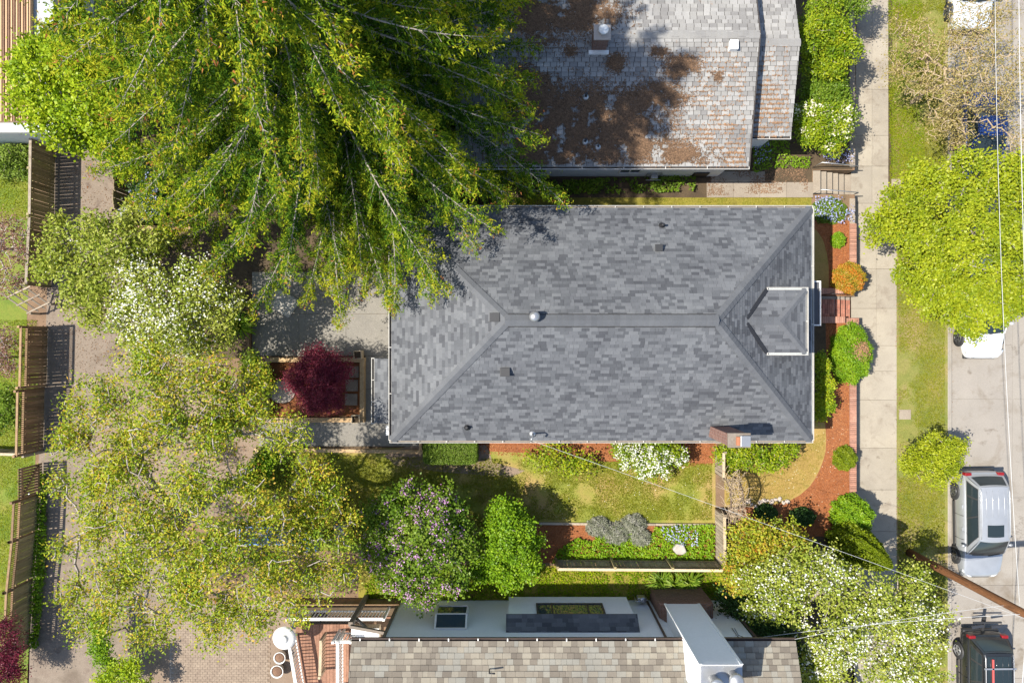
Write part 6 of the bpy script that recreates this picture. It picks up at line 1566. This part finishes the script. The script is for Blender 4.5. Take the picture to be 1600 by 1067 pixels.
# front garden
def mound(label, px, py, rx, ry, h, mat, n, leaf, name='clipped_shrub', z0=0.0, wd=0.6, brown=None, tint=(0, 1)):
    """clipped dome: leaves in a dense skin over an ellipsoid, twigs inside"""
    SEED[0] += 1; rng = np.random.default_rng(SEED[0]); b = P(px, py, z0); s = (H - z0) / F
    root = empty(name, b, 0, label, 'bush')
    segs = []
    for k in range(26):
        v = rng.normal(size=3); v[2] = abs(v[2]) + 0.2; v /= np.linalg.norm(v)
        segs.append((np.array([0, 0, 0.0]), v * np.array([rx * s, ry * s, h]) * 0.85, 0.02, 0.006))
    obj('stems', tubes_mesh('stems', segs, M['bark_dark'], 4), root)
    v = rng.normal(size=(n, 3)); v[:, 2] = np.abs(v[:, 2]); v /= np.linalg.norm(v, axis=1)[:, None]
    lump = 1 + 0.06 * np.sin(v[:, 0] * 9 + v[:, 1] * 7) + 0.05 * np.sin(v[:, 1] * 13 + v[:, 2] * 8)
    rad = np.where(rng.random(n) < 0.25, rng.random(n) ** 0.5, 0.93 + rng.normal(size=n) * 0.05) * lump
    C = v * rad[:, None] * np.array([rx * s, ry * s, h]); C[:, 2] = np.maximum(C[:, 2], 0.02)
    t = tint[0] + (tint[1] - tint[0]) * np.clip(rng.random(n) * 0.7 + 0.15 + 0.15 * np.sin(v[:, 0] * 6 + v[:, 1] * 5), 0, 1)
    o = obj('crown', leaf_mesh('crown', C, leaf, wd, M[mat], rng, t, 0.6), root); o['kind'] = 'stuff'
    if brown:
        n2 = 500; c2 = np.array([brown[0] * s, -brown[1] * s, 0]); q = rng.normal(size=(n2, 3)) * np.array([0.16, 0.2, 0.0]) + c2
        q[:, 2] = h * np.sqrt(np.clip(1 - (q[:, 0] / (rx * s)) ** 2 - (q[:, 1] / (ry * s)) ** 2, 0, 1)) + rng.normal(size=n2) * 0.02 + 0.03
        o = obj('dead_patch', leaf_mesh('dead_patch', q, leaf, wd, M['lf_litter'], rng, 0.6 + 0.4 * rng.random(n2), 0.8), root); o['kind'] = 'stuff'
    return root
mound('large clipped green mound beside the brick steps', 1325, 553, 31, 46, 1.0, 'lf_green', 16000, 0.07, brown=(4, -6))
mound('round shrub with orange and yellow leaves above the brick steps', 1322, 436, 25, 24, 0.85, 'lf_orange', 8000, 0.08)
mound('small round green shrub in the mulch near the top of the brick wall', 1308, 376, 11, 12, 0.4, 'lf_green', 2200, 0.07)
mound('small dark olive round shrub in the mulch beside the brick wall', 1318, 715, 18, 19, 0.55, 'lf_cypress', 5000, 0.06)
mound('glossy bright green rounded shrub at the lower end of the mulch bed', 1325, 800, 30, 29, 1.3, 'lf_green', 9000, 0.09)
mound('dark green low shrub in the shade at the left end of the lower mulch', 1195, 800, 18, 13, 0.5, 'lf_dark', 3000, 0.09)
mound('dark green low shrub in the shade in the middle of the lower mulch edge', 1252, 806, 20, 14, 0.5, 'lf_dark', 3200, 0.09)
plant('garden_shrub', 'loose yellow-green shrub against the front wall below the dormer', 'bush', (1282, 610),
      L7([(1284, 575, 12, 0), (1288, 600, 14, 0), (1286, 630, 16, 0), (1283, 648, 10, -0.1), (1280, 560, 8, 0)], 1.0, 0.8), 130, 40, 0.10, 'lf_rhodo', crad=0.11, trunk_r=0.04, tintbias=0.1)
mound('creeping plant with blue flowers at the head of the retaining wall', 1295, 330, 28, 20, 0.35, 'lf_hedge', 3500, 0.09)
# upright cypress
def cone_tree(label, base, h, r, mat, n, z0=0.0):
    SEED[0] += 1; rng = np.random.default_rng(SEED[0]); b = P(*base, z0)
    root = empty('cypress_tree', b, 0, label, 'tree')
    segs = [(np.array([0, 0, 0.0]), np.array([0, 0, h * 0.95]), 0.08, 0.01)]
    t = rng.random(n) ** 0.8; ang = rng.random(n) * 2 * math.pi
    prof = np.where(t < 0.25, 0.75 + t, 1.0) * np.clip((1 - t) / 0.75, 0, 1) ** 0.7
    fl = 1 + 0.12 * np.sin(ang * 7 + t * 9) + 0.06 * np.sin(ang * 17)
    rad = r * prof * fl * np.where(rng.random(n) < 0.3, rng.random(n) ** 0.5, 0.95 + rng.normal(size=n) * 0.05)
    C = np.stack([rad * np.cos(ang), rad * np.sin(ang), 0.05 + t * h], 1)
    for k in range(60):
        j = rng.integers(n); segs.append((np.array([0, 0, C[j, 2] * 0.8]), C[j] * np.array([0.9, 0.9, 1]), 0.015, 0.005))
    obj('trunk', tubes_mesh('trunk', segs, M['bark_dark'], 5), root)
    ax = np.repeat(np.array([[0, 0, 1.0]]), n, 0) + np.stack([np.cos(ang), np.sin(ang), 0 * ang], 1) * 0.4
    o = obj('crown', leaf_mesh('crown', C, 0.15, 0.35, M[mat], rng, np.clip(rng.random(n) * 0.8 + 0.1 * np.sin(ang * 7 + t * 9), 0, 1), 0.1, ax, 0.75), root); o['kind'] = 'stuff'
cone_tree('upright olive green cypress beside the pavement left of the utility pole', (1312, 838), 4.0, 0.85, 'lf_cypress', 22000)
# clipped box hedge by the walk
def box_hedge(label, x0, x1, y0, y1, h, mat, n):
    SEED[0] += 1; rng = np.random.default_rng(SEED[0])
    xa, xb2, ya, yb2 = PX(x0, h), PX(x1, h), PY(y1, h), PY(y0, h); c = Vector(((xa + xb2) / 2, (ya + yb2) / 2, 0))
    root = empty('clipped_hedge', c, 0, label, 'hedge'); w, d = (xb2 - xa) / 2, (yb2 - ya) / 2
    segs = [(np.array([x, y, 0]), np.array([x + rng.normal() * 0.1, y + rng.normal() * 0.1, h * 0.85]), 0.02, 0.006) for x in np.linspace(-w * 0.8, w * 0.8, 9) for y in (-d * 0.5, 0, d * 0.5)]
    obj('stems', tubes_mesh('stems', segs, M['bark_dark'], 4), root)
    v = rng.uniform(-1, 1, size=(n, 3)); p4 = np.sum(np.abs(v) ** 7, axis=1) ** (1 / 7)
    sh_ = v / p4[:, None] * np.where(rng.random(n) < 0.3, rng.uniform(0.6, 0.95, n), 0.97 + rng.normal(size=n) * 0.02)[:, None]
    C = np.stack([sh_[:, 0] * w, sh_[:, 1] * d, h * 0.5 + sh_[:, 2] * h * 0.5], 1)
    o = obj('crown', leaf_mesh('crown', C, 0.05, 0.65, M[mat], rng, rng.random(n), 0.5), root); o['kind'] = 'stuff'
box_hedge('neatly clipped rectangular green hedge against the south wall', 660, 746, 688, 727, 0.85, 'lf_hedge', 26000)
# left yards
plant('garden_shrub', 'leafy green shrub in the yard below the outbuilding', 'bush', (25, 252), L7([(20, 250, 26, 0), (40, 240, 16, 0), (-10, 255, 24, 0), (35, 268, 14, -0.1)], 0.7), 120, 40, 0.11, 'lf_hedge', crad=0.14, trunk_r=0.03, tintbias=0.2)
plant('bare_shrub', 'pinkish twiggy shrub at the left edge above the trellis', 'bush', (25, 385), L7([(20, 360, 26, 0), (30, 400, 24, 0), (5, 440, 26, 0), (35, 440, 16, -0.2), (-10, 380, 26, 0)], 1.4), 240, 14, 0.09, 'lf_pinkbare', bark='bark_pale', crad=0.16, trunk_r=0.06, twig=0.008, step=0.3)
plant('bare_shrub', 'pinkish twiggy shrub at the left edge beside the lattice fence', 'bush', (15, 560), L7([(12, 570, 20, 0), (10, 530, 20, 0), (-10, 550, 24, 0)], 1.3), 150, 14, 0.09, 'lf_pinkbare', bark='bark_pale', crad=0.16, trunk_r=0.05, twig=0.008, step=0.3)
plant('garden_shrub', 'green shrubby growth behind the lattice fence at the left edge', 'bush', (15, 620), L7([(10, 620, 22, 0), (20, 650, 16, -0.2), (0, 660, 20, -0.2)], 1.0), 120, 34, 0.10, 'lf_lilac', crad=0.14, trunk_r=0.04)
plant('japanese_maple', 'dark red maple at the bottom left corner behind the fence', 'tree', (15, 1000), L7([(10, 985, 24, 0), (18, 1020, 22, 0), (-5, 1045, 26, 0), (25, 1050, 14, -0.2)], 1.6), 150, 60, 0.09, 'lf_purple', bark='bark_dark', crad=0.15, trunk_r=0.05, wd=0.4, tintbias=-0.28)
plant('garden_shrub', 'upright bright green shrub at the bottom under the bronze tree', 'bush', (160, 990), L7([(155, 985, 13, 0), (158, 1010, 14, 0), (152, 965, 10, 0), (165, 1030, 12, -0.2)], 1.3), 110, 44, 0.09, 'lf_green', crad=0.12, trunk_r=0.04)
plant('garden_shrub', 'lime green pointed-leaf shrub at the bottom edge beside the brick paving', 'bush', (190, 1050), L7([(185, 1052, 22, 0), (205, 1040, 14, 0.1), (165, 1062, 16, 0), (215, 1070, 16, 0)], 1.2), 120, 36, 0.13, 'lf_bright', crad=0.14, trunk_r=0.04, wd=0.4)
plant('garden_shrub', 'green leafy shrub in the shade below the raised planter', 'bush', (402, 738), L7([(405, 735, 18, 0), (395, 755, 14, -0.1), (415, 715, 14, -0.1)], 0.9), 110, 44, 0.10, 'lf_green', crad=0.13, trunk_r=0.03)
plant('garden_shrub', 'green leafy shrub at the left end of the raised planter', 'bush', (400, 600), L7([(398, 580, 20, 0), (405, 605, 18, 0), (390, 560, 14, 0), (395, 640, 16, -0.1)], 0.9), 150, 44, 0.10, 'lf_lilac', crad=0.14, trunk_r=0.03, tintbias=0.15)
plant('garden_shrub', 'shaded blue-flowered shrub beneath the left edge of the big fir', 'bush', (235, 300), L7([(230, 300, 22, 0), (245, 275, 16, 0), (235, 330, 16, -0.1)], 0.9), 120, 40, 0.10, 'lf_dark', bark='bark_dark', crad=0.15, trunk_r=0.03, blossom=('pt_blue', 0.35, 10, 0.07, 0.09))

# strap-leaved clumps
def strap(label, px, py, n, L, mat, h=0.35, name='strap_leaf_plant', z0=0.0, wd=0.09):
    SEED[0] += 1; rng = np.random.default_rng(SEED[0]); root = empty(name, P(px, py, z0), 0, label, 'plant')
    V = []; Fs = []; T = []
    for k in range(n):
        a = rng.random() * 2 * math.pi; l = L * rng.uniform(0.6, 1.2); d = np.array([math.cos(a), math.sin(a), 0]); s_ = np.array([-d[1], d[0], 0]) * l * wd * 0.5
        b0 = rng.normal(size=3) * np.array([0.09, 0.09, 0]) * L
        pts = [b0 + d * l * t + np.array([0, 0, 0.03 + h * rng.uniform(0.8, 1.2) * math.sin(min(1, t * 1.15) * math.pi * 0.75)]) for t in (0, 0.4, 0.75, 1.0)]
        m = len(V); ws = (0.6, 1, 0.8, 0.05)
        for p, w in zip(pts, ws): V += [p - s_ * w, p + s_ * w]
        Fs += [(m, m + 1, m + 3, m + 2), (m + 2, m + 3, m + 5, m + 4), (m + 4, m + 5, m + 7, m + 6)]; t = rng.random(); T += [t] * 3
    o = obj('leaves', npmesh('leaves', V, Fs, M[mat], T), root); o['kind'] = 'stuff'
    return root
strap('spiky strap-leaved clump beside the patio edge under the blossom tree', 378, 508, 90, 0.75, 'lf_green', 0.5)
strap('spiky strap-leaved clump by the timber edging under the fir', 258, 380, 70, 0.6, 'lf_hedge', 0.4)
for i, (x, y) in enumerate(((1030, 905), (1052, 912), (1074, 905))):
    strap('iris-like leaf clump by the brick chimney base, ' + ('left', 'middle', 'right')[i] + ' of three', x, y, 70, 0.62, 'lf_lilac', 0.4)
# flower bed plants
for i, (x, y, r) in enumerate(((935, 822, 16), (962, 832, 18), (990, 818, 16), (1000, 838, 14))):
    mound('silvery grey lavender clump in the flower bed, ' % () + ('leftmost of four', 'second from the left', 'third from the left', 'rightmost of four')[i], x, y, r * 1.25, r * 0.95, 0.42, 'lf_lavender', 1500, 0.24, 'lavender', wd=0.12)
tufts('ground_cover', 'bright green ground cover filling the lower flower bed', 'ground cover', [(862, 878), (872, 858), (900, 838), (925, 845), (935, 825), (960, 820), (1000, 822), (1015, 838), (1022, 822), (1060, 818), (1115, 818), (1115, 880)], 620, 0.10, 'lf_green', 0.01, 0.8, None, (0.1, 1.0), 0.7, zh=0.16)
tufts('ground_cover', 'blue-white small flowers among the bed plants near the pale boulder', 'flowers', [(1030, 820), (1085, 818), (1095, 850), (1060, 850), (1035, 840)], 130, 0.07, 'pt_blue', 0.02, 1.5, 0.45, (0.3, 1.0), 0.9, zh=0.28)
tufts('ground_cover', 'blue flowers of the creeping plant at the head of the retaining wall', 'flowers', [(1268, 310), (1328, 308), (1330, 350), (1310, 352), (1270, 340)], 260, 0.07, 'pt_blue', 0.02, 1.5, 0.38, (0, 1.0), 0.9, zh=0.36)
tufts('ground_cover', 'shady green plants along the foot of the north house wall', 'ground cover', [(840, 284), (1085, 276), (1085, 300), (980, 303), (850, 306)], 420, 0.13, 'lf_lilac', 0.01, 0.8, 0.36, (0.0, 0.9), 0.6, zh=0.2)
tufts('ground_cover', 'blue flowers and green leaves beside the north house corner', 'ground cover', [(1175, 215), (1232, 215), (1232, 245), (1262, 248), (1262, 264), (1205, 264), (1175, 272)], 380, 0.10, 'lf_green', 0.01, 0.8, 0.3, (0, 1), 0.6, zh=0.2)
tufts('ground_cover', 'blue blooms in the planting between north steps and rhododendron', 'flowers', [(1175, 220), (1200, 220), (1200, 255), (1175, 262)], 110, 0.07, 'pt_blue', 0.02, 1.5, 0.3, (0, 1), 0.9, zh=0.36)
tufts('ground_cover', 'blue blooms hanging over the wall below the cream rhododendron', 'flowers', [(1280, 238), (1328, 236), (1328, 256), (1285, 258)], 200, 0.07, 'pt_blue', 0.02, 1.5, 0.3, (0, 1), 0.9, zh=0.3)
tufts('ground_cover', 'shady grass and weeds between the rear fence and the south house', 'grass', [(570, 885), (1130, 888), (1130, 932), (570, 938)], 520, 0.11, 'lf_lawngreen', 0.004, 0.3, 0.3, (0, 0.8), 0.3, zh=0.06)
tufts('ivy', 'green ivy creeping along the foot of the alley fence', 'ivy', [(66, 735), (76, 735), (74, 900), (62, 1010), (50, 1010), (56, 860)], 700, 0.10, 'lf_green', 0.004, 0.6, 0.25, (0, 0.9), 0.8, zh=0.18)
# grass
tufts('lawn_grass', 'patchy mown grass of the south lawn', 'grass', [(400, 708), (1112, 724), (1112, 812), (845, 812), (780, 850), (420, 850)], 1500, 0.07, 'lf_lawn', 0.008, 0.15, 0.34, (0.0, 0.75), 0.22, zh=0.022)
tufts('lawn_grass', 'short dry grass of the front lawn inside the mulch curve', 'grass', [(1134, 735), (1262, 690), (1290, 672), (1288, 712), (1264, 758), (1230, 782), (1134, 788)], 1200, 0.045, 'lf_lawn', 0.013, 0.15, 0.3, (0.45, 1.0), 0.22, zh=0.015)
tufts('lawn_grass', 'green grass of the planting strip between pavement and street', 'grass', [(1402, -10), (1476, -10), (1476, 1080), (1402, 1080), (1404, 500), (1390, 280), (1386, 60)], 1300, 0.08, 'lf_lawn', ZS - 0.02, 0.15, 0.42, (0.0, 0.75), 0.22, zh=0.02)
tufts('lawn_grass', 'lush green grass of the planting strip at the top', 'grass', [(1386, -10), (1440, -10), (1445, 280), (1392, 280)], 1500, 0.06, 'lf_lawngreen', ZS - 0.02, 0.15, 0.2, (0.0, 0.9), 0.25, zh=0.03)
tufts('lawn_grass', 'sunny green grass in the yard below the outbuilding', 'grass', [(-5, 280), (46, 280), (48, 345), (-5, 345)], 1100, 0.06, 'lf_lawngreen', 0.005, 0.15, 0.2, (0.2, 1), 0.25, zh=0.03)
tufts('lawn_grass', 'sunny green grass in the yard left of the lattice fence', 'grass', [(-5, 500), (58, 500), (52, 690), (48, 880), (42, 960), (-5, 960)], 1100, 0.06, 'lf_lawngreen', 0.005, 0.15, 0.2, (0.2, 1), 0.25, zh=0.03)
tufts('lawn_grass', 'thin mossy grass strip between the grey roof and the north path', 'grass', [(1000, 309), (1266, 309), (1266, 326), (1000, 326)], 900, 0.05, 'lf_lawn', 0.011, 0.15, 0.3, (0.1, 0.9), 0.22, zh=0.02)
# fallen petals
tufts('petals', 'tiny white petals scattered over the front lawn and mulch', 'petals', [(1140, 700), (1325, 660), (1325, 830), (1190, 795), (1140, 790)], 7, 0.035, 'pt_cream', 0.03, 4.0, None, (0, 1), 0.9, zh=0.012)
tufts('petals', 'tiny white petals scattered over the right part of the south lawn', 'petals', [(850, 720), (1110, 725), (1110, 812), (850, 812)], 5, 0.035, 'pt_cream', 0.03, 4.0, None, (0, 1), 0.9, zh=0.012)
tufts('leaf_litter', 'brown fallen debris on the path by the north house', 'litter', [(1105, 268), (1262, 262), (1262, 300), (1105, 306)], 550, 0.07, 'lf_litter', 0.035, 3.0, 0.46, (0, 0.8), 0.5, zh=0.006)
tufts('leaf_litter', 'brown fallen leaves scattered on the alley and yard ground', 'litter', [(100, 180), (190, 180), (200, 340), (400, 620), (400, 800), (150, 860), (90, 700)], 60, 0.06, 'lf_litter', 0.014, 3.0, None, (0, 1), 0.5, zh=0.006)

leafmat('chips', [(0.13, 0.04, 0.018), (0.26, 0.085, 0.03), (0.36, 0.15, 0.06), (0.42, 0.24, 0.12)], 0.0, 0.0)
tufts('mulch_chips', 'loose bark chips over the front bed mulch', 'mulch', [(1264, 500), (1329, 500), (1329, 836), (1190, 836), (1190, 792), (1234, 786), (1268, 760), (1284, 735), (1293, 700), (1292, 505)], 420, 0.06, 'chips', 0.008, 2.0, None, (0, 1), 0.4, zh=0.012)
tufts('mulch_chips', 'loose bark chips over the bed above the brick steps', 'mulch', [(1264, 350), (1331, 350), (1331, 450), (1296, 450), (1296, 410), (1284, 370)], 420, 0.06, 'chips', 0.008, 2.0, None, (0, 1), 0.4, zh=0.012)
tufts('mulch_chips', 'loose bark chips over the flower bed and along the house wall', 'mulch', [(742, 688), (1120, 688), (1120, 726), (1064, 730), (1050, 720), (900, 718), (742, 708)], 380, 0.06, 'chips', 0.012, 2.0, None, (0, 1), 0.4, zh=0.012)
tufts('mulch_chips', 'loose bark chips over the flower bed by the rear fence', 'mulch', [(840, 818), (1116, 818), (1116, 876), (840, 876)], 380, 0.06, 'chips', 0.010, 2.0, None, (0, 1), 0.4, zh=0.012)
tufts('weeds', 'weeds and debris along the pavement edge and kerb', 'weeds', [(1398, -10), (1406, -10), (1408, 1080), (1400, 1080)], 160, 0.06, 'lf_litter', ZS + 0.004, 2.0, 0.4, (0, 1), 0.5, zh=0.01)
tufts('leaf_litter', 'dry leaves gathered in the street gutter beside the kerb', 'litter', [(1478, -10), (1490, -10), (1490, 1080), (1478, 1080)], 60, 0.05, 'lf_litter', ZR + 0.006, 3.0, 0.45, (0, 1), 0.5, zh=0.008)
